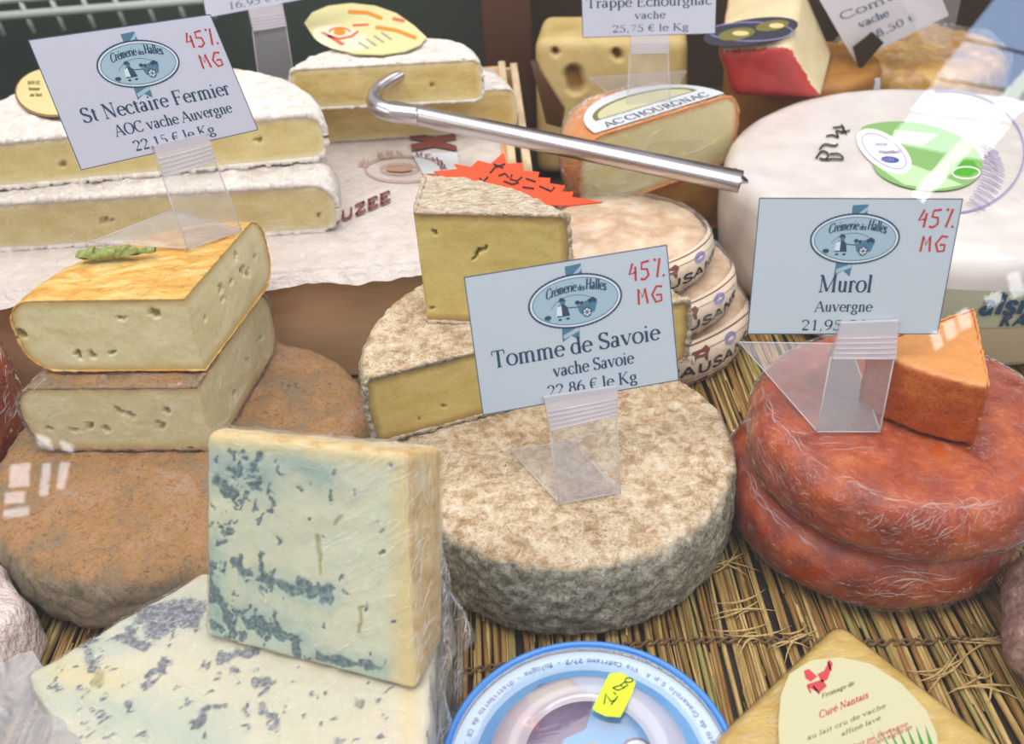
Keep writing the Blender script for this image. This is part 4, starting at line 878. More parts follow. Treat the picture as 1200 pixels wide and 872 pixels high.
# red-waxed wedge, dark oval label on top
s = M('red_wax'); RW = s.pbr(s.ramp(s.noise(.3, 5), [(.3, '#a32a2a'), (.6, '#c03a36'), (.8, '#cf6a5e')]), .35, s.bump(s.noise(1, 4), .2, .2), coat=.3)
PW = paste('cream_paste', '#dccb9c', '#e8dcb6', '#e8b48a')
a = PY(838, 58, 92); b = PY(925, 55, 88); c_ = PY(938, -6, 97); d_ = PY(835, 12, 104)
e1 = PY(868, 112, 91); e2 = PY(968, 112, 87.5); e3 = PY(995, 92, 92)
f_ = PY(990, 30, 93)
def up_(q, z): return np.array([q[0], q[1], z])
Tp = [PY(838, 58, 90), PY(924, 54, 87), PY(940, -22, 100), PY(850, -8, 106)]
Bt = [PY(858, 112, 89), PY(965, 118, 86.5), PY(1000, 88, 93)+np.array([0, 6, 0]), PY(870, 60, 108)]
zb_ = min(Bt[0][2], Bt[1][2]); Bt = [up_(q_, zb_) for q_ in Bt]
V0 = np.array(Tp+Bt); V, F = remeshed(V0, [(0, 1, 2, 3), (7, 6, 5, 4), (0, 4, 5, 1), (1, 5, 6, 2), (2, 6, 7, 3), (3, 7, 4, 0)], .25, .8, 6)
rt_ = thing('red_waxed_wedge', 'red-waxed cheese wedge with a dark oval label, top right of centre', 'cheese', V0[4:].mean(0))
nf = np.cross(Bt[1]-Tp[1], Bt[2]-Tp[1]); nf /= np.linalg.norm(nf); nf = nf if nf[0] > 0 else -nf
nt = np.cross(Tp[1]-Tp[0], Tp[3]-Tp[0]); nt /= np.linalg.norm(nt); nt = nt if nt[2] > 0 else -nt
def kf(c, n): return np.where((n@nf > .8) | (n@nt > .75), 'cut_face', 'red_rind').tolist()
for k, (Vs, Fs, ids) in split(V, F, kf).items(): obj(k, Vs, Fs, PW if k == 'cut_face' else RW, rt_, world=True, attrs={'edge': np.full(len(Vs), .6), 'pit': np.zeros(len(Vs))})
p = Print(lambda x, y, l: PL(x, y, Tp[0]+nt*(.55+.02*l), nt))
p.ell(880, 37, 56, 15, 'dark_label', 1, 40, rot=-.16); p.ring(880, 37, 49, 11, 1.2, 'violet_ink', 2, 40); p.ell(863, 40, 22, 7, 'olive_ink', 3, 20, rot=-.16); p.ell(905, 30, 20, 6, 'olive_ink', 3, 20, rot=-.16); p.ell(868, 39, 10, 3, 'gold_label', 4, 12); p.ell(910, 30, 9, 3, 'gold_label', 4, 12)
p.emit(rt_, {'dark_label': 'label', 'violet_ink': 'label_ring', 'olive_ink': 'label_picture', 'gold_label': 'label_highlight'})
zsup = zb_-.05
sb = thing('stacked_round', 'brown-rinded cheese wheel carrying the red-waxed wedge, mostly hidden', 'cheese', (33, 98, -.1))
rd, _ = sector(8, zsup+.1, bev=.8, res=.5, seed=77); obj('rind', place(rd[0], (33, 98.5, -.1)), rd[1], AMB, sb, world=True)

# leaning card with slanting lines + dark square, golden cheese under plastic, far right
LC = thing('leaning_price_card', 'pale price card leaning slantwise beside the red-waxed wedge', 'price card', PY(1010, 70, 96))
cn = [PY(x, y, 96+yy) for x, y, yy in ((948, -22, 2), (1078, -62, 2), (1112, 18, 0), (1002, 72, 0))]; nn_ = np.cross(cn[1]-cn[0], cn[3]-cn[0]); nn_ /= np.linalg.norm(nn_); nn_ = nn_ if nn_[1] < 0 else -nn_
V, F = prism(cn, -nn_, .12); obj('card', V, F, ink('dim_card', '#c3bcc0'), LC, False, world=True)
def lf(u, v, l): a_, b_ = u, v; return (cn[0]*(1-a_)+cn[1]*a_)*(1-b_)+(cn[3]*(1-a_)+cn[2]*a_)*b_+nn_*(.02+.01*l)
p = Print(lf)
def lw(vb): return None
for tx, u0, vb, wd_ in (('Comt\u00e9', .08, .52, .62), ('vache', .2, .68, .3), ('18,50 \u20ac', .22, .86, .5)):
    p.text(tx, u0, vb, -.13, 'grey_edge', 2, width=wd_)
p.emit(LC, {'grey_edge': 'lettering'})
dk = [PY(x, y, 95) for x, y in ((1000, 56), (1023, 38), (1036, 50), (1008, 82))]; V, F = prism(dk, (0, 1, 0), .3); obj('dark_tab', V, F, ink('dark_tab', '#3a3020'), LC, False, world=True)
s = M('golden_cheese'); GC = s.pbr(s.ramp(s.noise(.5, 5, .6, .6), [(.3, '#a8742c'), (.5, '#c9943a'), (.7, '#ddb25a')]), .35, s.bump(s.noise(1.5, 4), .4, .2), coat=.4)
gb = PY(1068, 92, 98); 
t = thing('golden_cheese', 'golden glossy cheese behind the white wheel at the top right', 'cheese', (gb[0]+3, 101, -.1))
rd, _ = sector(9.5, gb[2]+1.6, bev=2.2, res=.4, seed=80, amp=.25); obj('rind', place(rd[0], (gb[0]+3, 104.5, -.1)), rd[1], GC, t, world=True)
obj('film_wrap', place(sector(9.8, gb[2]+1.9, bev=2.3, res=.4, seed=81, amp=.3)[0][0], (gb[0]+3, 104.5, -.1)), sector(9.8, gb[2]+1.9, bev=2.3, res=.4, seed=81, amp=.3)[0][1], FILM_STRONG, t, world=True)
# clear plastic stand blade leaning there
cp = [PY(x, y, 93) for x, y in ((1052, -10), (1135, -40), (1112, 62), (1082, 50))]; V, F = prism(cp, (0, 1, 0), .2)
tag(obj('acrylic_panel', V, F, ACRYLIC, None, False, world=True), 'clear acrylic card holder standing over the golden cheese at the top right', 'card stand')
# dim shapes at the back right: brown box
V, F = bevbox(66, 112, -.8, 88, 121, 12, .5); BR = plain('dim_brown', '#4a3022', .7)
tag(obj('brown_carton', V, F, BR, None, False, world=True), 'dark brown carton at the back of the counter, far right', 'box')

# ============================================================ BOX + PAPER (centre left)
s = M('cardboard'); CB = s.pbr(s.ramp(s.noise(.35, 5, .6, 0, s.stretch(.3, 1, 2)), [(.3, '#d2a47a'), (.7, '#e6ba90')]), .8, s.bump(s.noise(2, 4), .15, .1))
fl = P(-40, 331, 9.6); fr_ = P(492, 318, 9.6)
bx = thing('cardboard_box', 'brown cardboard box carrying the soft white cheeses on paper', 'box', (-20, 75, -.8))
def boxpanel(n, x0, y0, z0, x1, y1, z1): obj(n, *bevbox(x0, y0, z0, x1, y1, z1, .08, 1), CB, bx, False, world=True)
FY = 60.6
boxpanel('front_panel', -46, FY, .02, .6, FY+.4, 9.4); boxpanel('back_panel', -46, 104, .02, 2.6, 104.4, 9.4); boxpanel('side_panel', 1.0, FY+.4, .02, 1.4, 104, 9.4); boxpanel('side_panel', -46.4, FY, .02, -46, 104, 9.4); boxpanel('top_panel', -46, FY, 9.4, 1.2, 104.2, 9.7)
s = M('waxed_paper'); PAP = s.pbr(s.ramp(s.noise(.6, 5, .6, .5), [(.35, '#cdc0b9'), (.65, '#dad0ca')]), .4, s.bump(s.math('ADD', s.noise(.9, 5, .6, 1.2), s.noise(.25, 2)), .55, .5), spec=.5, coat=.15)
def papf(u, v):
    x = -46+(0.4+46)*u; y0 = FY-1.0; y = y0+(103-y0)*v
    edge = 1-min(1, (y-y0)/1.2); n = mnoise.fractal(Vector((x*.25, y*.1, 3)), 1, 2, 3)
    if v == 0 or y < y0+1.0: z_ = 9.75-.9*(edge)**1+.35*n*edge
    else: z_ = 9.8
    wr = max(0, 1-(y-y0)/10); z_ += .18*wr*abs(mnoise.fractal(Vector((x*.5, y*.6, 0)), 1, 2, 4))
    return (x, y+.5*n*edge, z_+.02)
nv_ = 150
V, F = grid(lambda u, v: papf(u, v**1.6), 170, nv_); V = np.array(V)
pt = obj('wrapping_paper', V, F, PAP, None, True, world=True); tag(pt, 'white printed wrapping paper spread over the cardboard box under the soft cheeses', 'paper')
zp = 9.92
p = Print(lambda x, y, l: (lambda q: np.array([q[0], q[1], zp+.08+.012*l]))(P(x, y, zp)))
# brown cross logo, ring emblem, lettering
def warp_rot(cx, cy, a, sy=1):
    c, q_ = math.cos(a), math.sin(a)
    return lambda z: np.stack([cx+(z[:, 0]-cx)*c-(z[:, 1]-cy)*q_, cy+(z[:, 0]-cx)*q_+(z[:, 1]-cy)*c], 1)
p.poly([(480, 156), (494, 158), (510, 162), (533, 157), (535, 164), (519, 167), (535, 172), (536, 178), (510, 173), (483, 178), (481, 170), (500, 167), (481, 164)], 'brown_ink', 2)
p.poly([(474, 148), (520, 151), (521, 155), (476, 153)], 'brown_ink', 2)
p.poly([(482, 180), (536, 180), (540, 205), (496, 205)], 'grey_label', 1)
p.ring(472, 199, 44, 15, 1.3, 'faded_brown', 2, 50, 0, 360); p.ring(468, 199, 22, 6, 1.2, 'faded_brown', 2, 30); p.ell(468, 199, 16, 3.4, 'faded_brown', 2, 20)
for i_, ch in enumerate('AU BON MEMBRE'):
    an = R(200+i_*13.5); x, y = 470+50*math.cos(an), 200+20*math.sin(an)
    if ch != ' ': p.text(ch, x-4, y+3, -7.5, 'faded_brown' if i_ < 6 else 'brown_ink', 3, width=9, thick=.2, thin=.12, serif=False)
p.text('SUZEE', 386, 250, -17, 'brown_ink', 3, width=72, thick=.2, thin=.15, serif=False, warp=lambda z: np.stack([z[:, 0], z[:, 1]-(z[:, 0]-410)*.42+6], 1))
p.emit(pt, {'brown_ink': 'brown_print', 'faded_brown': 'stamp_print', 'grey_label': 'silver_print'})
# wooden tray rim
WD = M('pale_wood'); WD = WD.pbr(WD.ramp(WD.noise(1, 5, .6, .2, WD.stretch(3, .3, 3)), [(.3, '#c7ab84'), (.7, '#dcc7a4')]), .7)
a = P(626, 203, 9.7); b = P(602, 92, 9.7); 
wr_ = thing('wooden_tray_rim', 'pale wooden slats along the right edge of the paper-covered box', 'tray', (3, 85, 9.0))
for off_, nm_ in ((0, 'slat'), (-1.3, 'slat')):
    a_ = np.array([2.2+off_, 66.5]); b_ = np.array([2.0+off_, 103]); V, F = bevbox(a_[0], a_[1], 8.9, a_[0]+.75, b_[1], 10.3+(.0 if off_ == 0 else .3), .08, 1); obj(nm_, V, F, WD, wr_, False, world=True)

# ============================================================ SOFT WHITE CHEESES on the paper
cheese('brie_half', 'large white-rinded half round with film, lower of the left pair on the box', 'cheese', (-27.5, 66.6, 9.95), BLOOM, P_BRIE, rot=R(-1.5), group='white-rinded halves on the box', Rr=14.6, H=3.9, a0=0, a1=180, bev=1.2, bulge=.5, res=.22, amp=.2, nscale=.9, seed=90, crust=.24, cres=.14,
       spots=[(118, 260, 124, 256, 3), (120, 262, 132, 258, 2), (372, 252, 373, 256, 3)], film=FILM)
cheese('brie_half', 'large white-rinded half round with a gold label, upper of the left pair', 'cheese', (-29.5, 69.6, 14.15), BLOOM, P_BRIE, rot=R(3), group='white-rinded halves on the box', Rr=16.0, H=3.6, a0=0, a1=180, bev=.9, bulge=.4, res=.22, amp=.16, nscale=.9, seed=93, crust=.22, cres=.14,
       spots=[(72, 193, 74, 193, 4), (298, 164, 304, 163, 3)])
zg = 17.85
p = Print(lambda x, y, l: (lambda q: np.array([q[0], q[1], zg+.1+.02*l]))(P(x, y, zg)))
gt = thing('gold_label', 'round gold label with a brown edge on the upper white half, behind the tilted card', 'label', P(60, 110, zg))
p.ell(62, 110, 44, 29, 'gold_edge', 1, 50); p.ell(62.5, 109, 42.5, 27.5, 'gold_label', 2, 50)
for k, (tx, w_) in enumerate((('BRIE', 15), ('fermier', 13), ('au lait', 14))): p.text(tx, 33+k*1.5, 101+k*7, -6, 'olive_ink', 3, width=w_, thick=.2, thin=.12, serif=False)
p.emit(gt, {'gold_edge': 'label_edge', 'gold_label': 'label_face', 'olive_ink': 'lettering'})
cheese('coulommiers_half', 'white-rinded half round, lower of the two behind the steel bar', 'cheese', (-7.6, 84.5, 9.95), BLOOM, P_COUL, rot=R(-1), group='soft pieces behind the steel bar', Rr=9.6, H=3.9, a0=0, a1=180, bev=.7, bulge=.2, res=.25, amp=.12, seed=96, crust=.06, cres=.18)
cheese('coulommiers_half', 'white-rinded wedge with a yellow oval label, upper of the two behind the steel bar', 'cheese', (-9.2, 82.2, 13.9), BLOOM, P_COUL, rot=R(-3), group='soft pieces behind the steel bar', Rr=8.3, H=3.6, a0=0, a1=180, bev=.6, bulge=.2, res=.25, amp=.12, seed=99, crust=.12, cres=.18, spots=[(505, 98, 508, 101, 3)])
zg2 = 17.85
p = Print(lambda x, y, l: (lambda q: np.array([q[0], q[1], zg2+.02*l+.0*y]))(P(x, y, zg2)))
ol = thing('oval_label', 'yellow oval label with orange print lying on the pale soft wedge', 'label', P(430, 40, zg2))
outline = [(357, 28), (366, 16), (385, 8), (412, 5), (440, 8), (465, 17), (485, 31), (500, 45), (492, 54), (475, 61), (448, 65), (415, 64), (388, 57), (368, 45)]
V, F = prism([P(x, y, zg2-.12) for x, y in outline], (0, 0, 1), .12); obj('label_face', V, F, bpy.data.materials['yellow_label'], ol, False, world=True)
p.ell(400, 45, 34, 14, 'pale_yellow', 1, 30, rot=.2); p.poly([(375, 38), (380, 38), (405, 52), (400, 54)], 'coral_ink', 2); p.strip([(384, 42), (398, 46), (412, 43), (420, 37)], 3, 'coral_ink', 2); p.ring(398, 38, 12, 5, 2, 'coral_ink', 2, 20, 180, 360); p.ell(398, 38, 7, 4, 'orange_ink', 3, 14)
p.strip([(408, 14), (430, 15), (448, 22)], 4, 'orange_ink', 2); p.strip([(440, 32), (465, 36), (488, 45)], 4, 'orange_ink', 2); p.strip([(413, 30), (432, 29)], 2.5, 'coral_ink', 2); p.strip([(460, 22), (474, 25)], 3.5, 'coral_ink', 2)
for k in range(4): p.strip([(420+k*9, 50-k*4), (432+k*9, 57-k*3.4)], 2, 'putty', 2)
p.emit(ol, {'pale_yellow': 'label_field', 'coral_ink': 'red_print', 'orange_ink': 'orange_print', 'putty': 'small_print'})

# ============================================================ ORANGE STARBURST card behind the tomme wedge
pts = [(495, 205), (517, 208), (508, 202), (537, 199), (532, 193), (552, 197), (560, 189), (575, 193), (590, 180), (594, 193), (612, 192), (614, 201), (632, 203), (630, 209), (645, 210), (644, 216), (662, 219), (658, 226), (672, 226), (670, 232), (706, 238), (668, 242), (560, 240), (510, 216)]
sbp = np.array([0, 62.5, 14.2]); sbn = np.array([0, -.25, 1.0]); sbn /= np.linalg.norm(sbn)
V, F = prism([PL(x, y, sbp, sbn) for x, y in pts[::-1]], sbn, .1)
st = thing('starburst_card', 'fluorescent orange starburst card with black writing behind the tomme wedge', 'card', V.mean(0)); obj('card', V, F, bpy.data.materials['fluo_orange'], st, False, world=True)
p = Print(lambda x, y, l: PL(x, y, sbp+sbn*(.13+.01*l), sbn))
for a_ in ([(574, 203), (580, 196), (592, 192)], [(578, 192), (590, 197)], [(584, 206), (592, 203), (596, 208)], [(600, 204), (598, 210), (606, 212), (612, 207)], [(616, 209), (628, 213)], [(590, 212), (600, 216), (608, 214)], [(562, 208), (566, 213), (572, 207)], [(632, 218), (646, 224), (650, 219)], [(612, 219), (626, 221)]): p.strip(a_, 2.4, 'black_marker', 1)
p.emit(st, {'black_marker': 'handwriting'})

# ============================================================ STEEL BAR
L0 = P(452, 128, 15.2); L1 = P(868, 213, 11.7)
ax = (L1-L0)/np.linalg.norm(L1-L0); up = np.array([0, 0, 1.0]); sd = np.cross(ax, up); sd /= np.linalg.norm(sd); vv = np.cross(sd, ax)
kb = thing('steel_bar', 'polished steel bar with a hooked end resting on the big white wheel', 'tool', L1)
def barf(u, v):
    th = 2*PI*u; w_ = .8+.4*v; q = L0+(L1-L0)*v; r_ = 1.0 if v > 0 else .8
    return q+sd*w_*.98*math.copysign(abs(math.cos(th))**.8, math.cos(th))*r_*-1+vv*(.8-.08*v)*math.copysign(abs(math.sin(th))**.8, math.sin(th))*r_
V, F = grid(barf, 28, 40); obj('shaft', V, F, STEEL, kb, world=True)
tipp = [P(862, 200, 11.9), P(877, 215, 11.5), P(860, 216, 11.7), P(846, 208, 11.9)]
V, F = prism(tipp, (0, 0, 1), .25); obj('tip', V, F, STEEL, kb, world=True)
pth = [(490, 136, 14.9), (462, 133, 15.2), (446, 128, 15.4), (438, 119, 15.6), (441, 107, 15.9), (455, 96, 16.2), (472, 86, 16.5)]
pth = np.array([P(*q) for q in pth]); q = np.linspace(0, len(pth)-1, 40); pth = np.stack([np.interp(q, range(len(pth)), pth[:, k]) for k in range(3)], 1)
for it in range(3): pth[1:-1] = (pth[:-2]+pth[2:]+2*pth[1:-1])/4
V, F = tube(pth, np.concatenate([np.linspace(.8, .8, 14), np.linspace(.8, .5, 26)]), 18); obj('hook', V, F, STEEL, kb, world=True)
0 and obj('rest_pad', *tube(np.array([[L1[0]-.6, L1[1]-.2, 10.0], [L1[0]-.6, L1[1]-.2, 11.3]]), .3, 8), STEEL, kb, world=True)

# ============================================================ FRONT ROW: tin, nantais wedge, salami, paper pack, plastic bag
tc = np.array([2.2, 24.1, 0]); TR = 6.75; TH = 3.4
tin = thing('round_cheese_tub', 'round blue-rimmed tub with a clear lid and printed disc at the bottom centre', 'tub', tc)
def lathe(prof, n=96, c=tc): 
    return grid(lambda u, v: (lambda r_, z_: (c[0]+r_*math.cos(2*PI*u), c[1]+r_*math.sin(2*PI*u), c[2]+z_))(np.interp(v*(len(prof)-1), range(len(prof)), [a[0] for a in prof]), np.interp(v*(len(prof)-1), range(len(prof)), [a[1] for a in prof])), n, (len(prof)-1)*2)
TB = plain('tub_blue', '#2f7fd0', .3, coat=.5); TPL = plain('tub_pale', '#a9c8ea', .35, coat=.3)
obj('tub_wall', *lathe([(0, 0), (TR-.6, 0), (TR-.25, .4), (TR-.1, 2.6), (TR-.2, 2.9)]), TB, tin, world=True)
obj('rim', *lathe([(TR-.32, 3.2), (TR-.22, 3.42), (TR-.05, 3.46), (TR+.06, 3.36), (TR+.08, 3.1), (TR-.02, 2.8)]), TB, tin, world=True)
obj('label_disc', *lathe([(0, 2.95), (TR-.3, 2.95)]), TPL, tin, world=True)
p = Print(lambda x, y, l: np.array([tc[0]+x, tc[1]+y, 2.97+.008*l]))
p.ell(0, 0, 5.3, 5.3, 'sky_blue', 1, 60)
p.poly([(-3.5, 3.3), (-2.0, 4.6), (-.4, 4.95), (.6, 3.5), (.1, 2.0), (-1.6, 1.3), (-3.7, 1.5), (-4.6, 1.4)], 'plum_ink', 2); p.poly([(-2.7, 4.1), (-.6, 4.8), (-.2, 4.2), (-2.4, 3.3)], 'putty', 3); p.poly([(-4.7, 1.2), (-3.3, 3.1), (-2.5, 2.6), (-2.3, 1.2)], 'plum_ink', 3); p.poly([(-3.3, .6), (.3, 1.3), (1.6, .5), (-.4, -.6), (-3.9, -.3)], 'putty', 3); p.poly([(-4.9, .8), (-3.1, 1.3), (-1.0, 1.5), (-1.4, .8), (-4.6, .1)], 'plum_ink', 4)
p.ell(-2.6, 2.6, .55, .55, 'magenta_ink', 4, 14); p.text('G', -2.85, 2.35, .7, 'label_white', 5, width=.55, thick=.18, thin=.1); p.ell(1.6, .4, .6, .5, 'magenta_ink', 5, 14); p.ell(2.3, .6, .75, .75, 'grey_label', 4, 20); p.ring(2.3, .6, .7, .7, .15, 'plum_ink', 5, 20)
for sgn in (0, 1, 2): p.strip([(3.6+sgn*.35, .2), (3.9+sgn*.3, 1.2-.2*sgn)], .1, 'royal_ink', 3)
p.text('latte', 3.7, -.4, 1.2, 'royal_ink', 3, width=1.9, thick=.13, thin=.08, shear=.25)
txt = 'confezionato da Granarolo S.p.A. Via Cadriano 27/2 - Bologna - distribuito da GR - consumarsi entro'
p0 = 5.85
for i_, ch in enumerate(txt):
    if ch == ' ': continue
    an = R(-12+i_*2.15); cxx, cyy = p0*math.cos(an), p0*math.sin(an); a_ = an+PI/2
    w_ = (lambda a_, cxx, cyy: lambda z: np.stack([cxx+z[:, 0]*math.cos(a_)-z[:, 1]*math.sin(a_), cyy+z[:, 0]*math.sin(a_)+z[:, 1]*math.cos(a_)], 1))(a_, cxx, cyy)
    p.text(ch, 0, -.13, .38, 'royal_ink', 3, width=.21, thick=.15, thin=.11, serif=False, warp=w_)
p.emit(tin, {'sky_blue': 'printed_disc', 'plum_ink': 'photo_print', 'putty': 'cheese_print', 'magenta_ink': 'logo_print', 'label_white': 'logo_letter', 'grey_label': 'seal_print', 'royal_ink': 'lettering'})
LID = film_mat('clear_lid', .03, .3, .05, rough=.12, gloss=3.2, crease=0)
V, F = lathe([(0.0, 4.0), (1.0, 3.99), (2.0, 3.93), (3.0, 3.82), (3.8, 3.68), (4.5, 3.5), (5.0, 3.32), (5.3, 3.22), (6.2, 3.25), (TR-.3, 3.3)]); obj('clear_lid', V, F, LID, tin, world=True)
obj('lid_glare_ring', *lathe([(2.9, 3.86), (3.2, 4.02), (3.6, 4.08), (4.0, 4.0), (4.35, 3.8), (4.6, 3.5)]), film_mat('painted_glare', .42, .3, .05, rough=.2, gloss=2.5, crease=0, tint='#f3e6ea'), tin, world=True)  # added whitish ring, stands in for the band of glare on the lid
zk = 4.3
stk = [P(x, y, zk) for x, y in ((694, 828), (714, 787), (729, 786), (745, 797), (741, 811), (727, 838), (710, 837), (699, 832))]
stt = thing('price_sticker', 'neon yellow price sticker reading 4,80 on the clear tub lid', 'label', sum(stk)/len(stk)-np.array([0, 0, .1]))
V, F = prism(stk[::-1], (0, 0, 1), .05); V[:, 2] -= .2; obj('sticker_paper', V, F, bpy.data.materials['neon_paper'], stt, False, world=True)
p = Print(lambda x, y, l: P(x, y, zk-.13+.006*l))
p.strip([(708, 825), (710, 813), (716, 822), (722, 820)], 1.5, 'black_marker', 1); p.strip([(716, 826), (724, 816)], 1.3, 'black_marker', 1); p.strip([(719, 811), (722, 814)], 1.3, 'black_marker', 1); p.strip([(718, 806), (727, 803), (732, 806), (724, 809), (718, 806)], 1.3, 'black_marker', 1); p.strip([(727, 803), (732, 799), (736, 803), (730, 806)], 1.3, 'black_marker', 1); p.ring(737, 797, 4.5, 2.6, 1.2, 'black_marker', 1, 14)
p.emit(stt, {'black_marker': 'handwriting'})

# yellow wrapped wedge with cream oval label
zn = 4.2
tp_ = [P(984, 722, zn), P(1186, 878, zn), P(1100, 960, zn), P(900, 930, zn), P(832, 866, zn)]
bt_ = [q.copy() for q in tp_]
for q in bt_: q[2] = 0
bt_[0] += [-.1, .1, 0]; bt_[4] += [-.3, .2, 0]
V0 = np.array(tp_+bt_); F0 = [(0, 1, 2, 3, 4), (9, 8, 7, 6, 5)]+[(i, i+5, (i+1) % 5+5, (i+1) % 5) for i in range(5)]
V, F = remeshed(V0, F0, .14, .8, 8)
s = M('waxy_yellow_rind'); YR = s.pbr(s.ramp(s.noise(.5, 4, .5, .4), [(.3, '#cc9f2e'), (.6, '#dcb74c'), (.8, '#e6cc7c')]), .3, s.bump(s.noise(1.3, 6, .7, .3, s.stretch(1.2, 3.2, 1, (0, 0, .6))), .75, .28), spec=.6, sss=.15, coat=.5)
nt_ = thing('wrapped_yellow_wedge', 'yellow film-wrapped wedge with a cream oval label in the bottom right', 'cheese', (V0[5:].mean(0)))
obj('rind', V, F, YR, nt_, world=True)
obj('film_wrap', *shell(V, F, .07, .05, 2, 1.5), film_mat('cling_film_fine', .02, 3, .3, rough=.1, stretch=(1, 3, 1), gloss=1.6), nt_, world=True)
zl = zn+.2
p = Print(lambda x, y, l: P(x, y, zl+.012*l))
p.poly([(913, 872), (912, 850), (915, 815), (925, 790), (950, 774), (985, 770), (1020, 778), (1055, 800), (1085, 832), (1098, 860), (1100, 890), (1080, 930), (960, 930), (925, 900)][::-1], 'label_cream', 1)
rr_ = lambda z: np.stack([z[:, 0], z[:, 1]-(z[:, 0]-950)*.42], 1)
for tx, x, y, sz, w_, m_ in (('Fromage de', 963, 838-14, -8, 38, 'olive_ink'), ('Cur\u00e9 Nantais', 960, 846, -12, 58, 'label_red'), ('au lait cru de vache', 946, 866, -8, 92, 'olive_ink'), ('affin\u00e9 lavé', 986, 878, -8, 46, 'olive_ink'), ('produit en Bretagne', 984, 898, -8, 80, 'label_red'), ('fromagerie', 1015, 904, -8, 54, 'label_red')):
    p.text(tx, x, y, sz, m_, 2, width=w_, thick=.13, thin=.07, warp=rr_)
for pl_ in ([(942, 786), (948, 784), (958, 793), (950, 799), (944, 795)], [(958, 790), (966, 786), (972, 773), (976, 778), (970, 796), (963, 800)], [(946, 802), (964, 796), (969, 804), (960, 812), (948, 806)]): p.poly(pl_, 'label_red', 2)
for a_ in ([(946, 803), (950, 812)], [(953, 804), (960, 813)], [(970, 775), (974, 786)]): p.strip(a_, 2.2, 'label_red', 2)
for k in range(7):
    x = 1030+k*10; p.poly([(x, 872+k), (x+6, 880), (x-12+k, 852-k*.5)], 'leaf_green_ink', 3)
p.emit(nt_, {'label_cream': 'label', 'olive_ink': 'small_print', 'label_red': 'red_print', 'leaf_green_ink': 'grass_print'})

# salami at right edge
s = M('salami_skin'); SK = s.pbr(s.ramp(s.noise(1.5, 7, .7, .4), [(.3, '#5d4540'), (.5, '#8a6a62'), (.7, '#b5988c')]), .6, s.bump(s.noise(2.5, 5), .5, .2))
q0, q1 = P(1222, 660, 2.1), P(1232, 800, 2.1); tq = np.linspace(0, 1, 24); pa = q0+(q1-q0)*tq[:, None]
slm = thing('dry_sausage', 'brown dry sausage at the right edge, lying on the straw', 'sausage', (q0+q1)/2-np.array([0, 0, 2.1]))
V, F = tube(pa, 2.15*np.sqrt(np.clip(1-(2*tq-1)**4, .02, 1)), 24); V += vnormals(V, F)*(fbm(V, .9, 4)*.12)[:, None]; obj('skin', V, F, SK, slm, world=True)

# paper-wrapped pack at left edge
s = M('pink_wrap_paper'); PK = s.pbr(s.ramp(s.noise(.4, 4, .5, .6), [(.35, '#d6c2bf'), (.65, '#e4d6d2')]), .3, s.bump(s.math('ADD', s.noise(.6, 4, .6, 1.5), s.noise(2, 3)), .8, .4), spec=.6, coat=.3)
zq = 4.0; tp_ = [P(-90, 625, zq), P(-12, 648, zq), P(22, 702, zq), P(-16, 768, zq), P(-90, 840, zq)]
V0 = np.array(tp_+[np.array([q[0]*1.0, q[1], 0])+np.array([.8 if i in (1, 2, 3) else 0, 0, 0]) for i, q in enumerate(tp_)])
V, F = remeshed(V0, F0, .2, .7, 6); V = V+vnormals(V, F)*(fbm(V, .5, 4, 3)*.22)[:, None]
pk = thing('paper_pack', 'pinkish white paper-wrapped pack at the left edge', 'pack', V0[5:].mean(0)); obj('wrapper', V, F, PK, pk, world=True)
# clear plastic bag corner bottom left
s = film_mat('milky_plastic', .5, .35, .6, tint='#dcdce2', gloss=1.8, rough=.08)
def bag(u, v):
    x0, y0 = -40+u*(78+70*v), 790+95*v-u*28*(1-v); n = mnoise.fractal(Vector((u*3, v*3, 5)), 1, 2, 3)
    return P(x0+3*n, y0+3*n, 3.2+.7*n+3.9*v+.5*math.sin(u*7+v*3))
V, F = grid(bag, 40, 40); bgt = obj('plastic_bag', V, F, s, None, True, world=True); tag(bgt, 'milky clear plastic bag corner at the bottom left edge', 'plastic bag')

# ============================================================ the counter's sloping front glass, and the hall lights it mirrors
gn = np.array([0, -.803, .596]); gp = np.array([0, 14.0, 5.0]); gs = np.array([0, .596, .803])
GL = film_mat('case_glass', .0, .05, 0.0, rough=.0, gloss=1.0)
gb_ = gp+gs*(-6); gt_ = gp+gs*52
V = np.array([[-95, *gb_[1:]], [105, *gb_[1:]], [105, *gt_[1:]], [-95, *gt_[1:]]]); V2 = V+gn*.5
struct('window_1', np.concatenate([V]), [(0, 1, 2, 3)], GL)
def mirrored(x, y, T):
    d = ray(x, y); d /= np.linalg.norm(d); g = O3+d*(np.dot(gp-O3, gn)/np.dot(d, gn)); r = d-2*np.dot(d, gn)*gn; return g+r*T, r
def emis(name, c, st):
    s = M(name); e = s.n('ShaderNodeEmission'); e.inputs[0].default_value = col(c); e.inputs[1].default_value = st; s.l(e.outputs[0], s.out.inputs[0]); return s.m
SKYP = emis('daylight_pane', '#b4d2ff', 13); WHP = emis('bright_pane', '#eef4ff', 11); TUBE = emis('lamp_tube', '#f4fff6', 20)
FRM = plain('roof_frame', '#2a3038', .6)
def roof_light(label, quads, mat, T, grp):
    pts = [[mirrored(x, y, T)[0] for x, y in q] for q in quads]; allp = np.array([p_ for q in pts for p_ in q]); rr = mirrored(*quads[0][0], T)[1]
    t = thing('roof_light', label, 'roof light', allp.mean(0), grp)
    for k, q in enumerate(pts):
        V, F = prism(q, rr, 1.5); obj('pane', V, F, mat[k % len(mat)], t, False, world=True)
qs = []
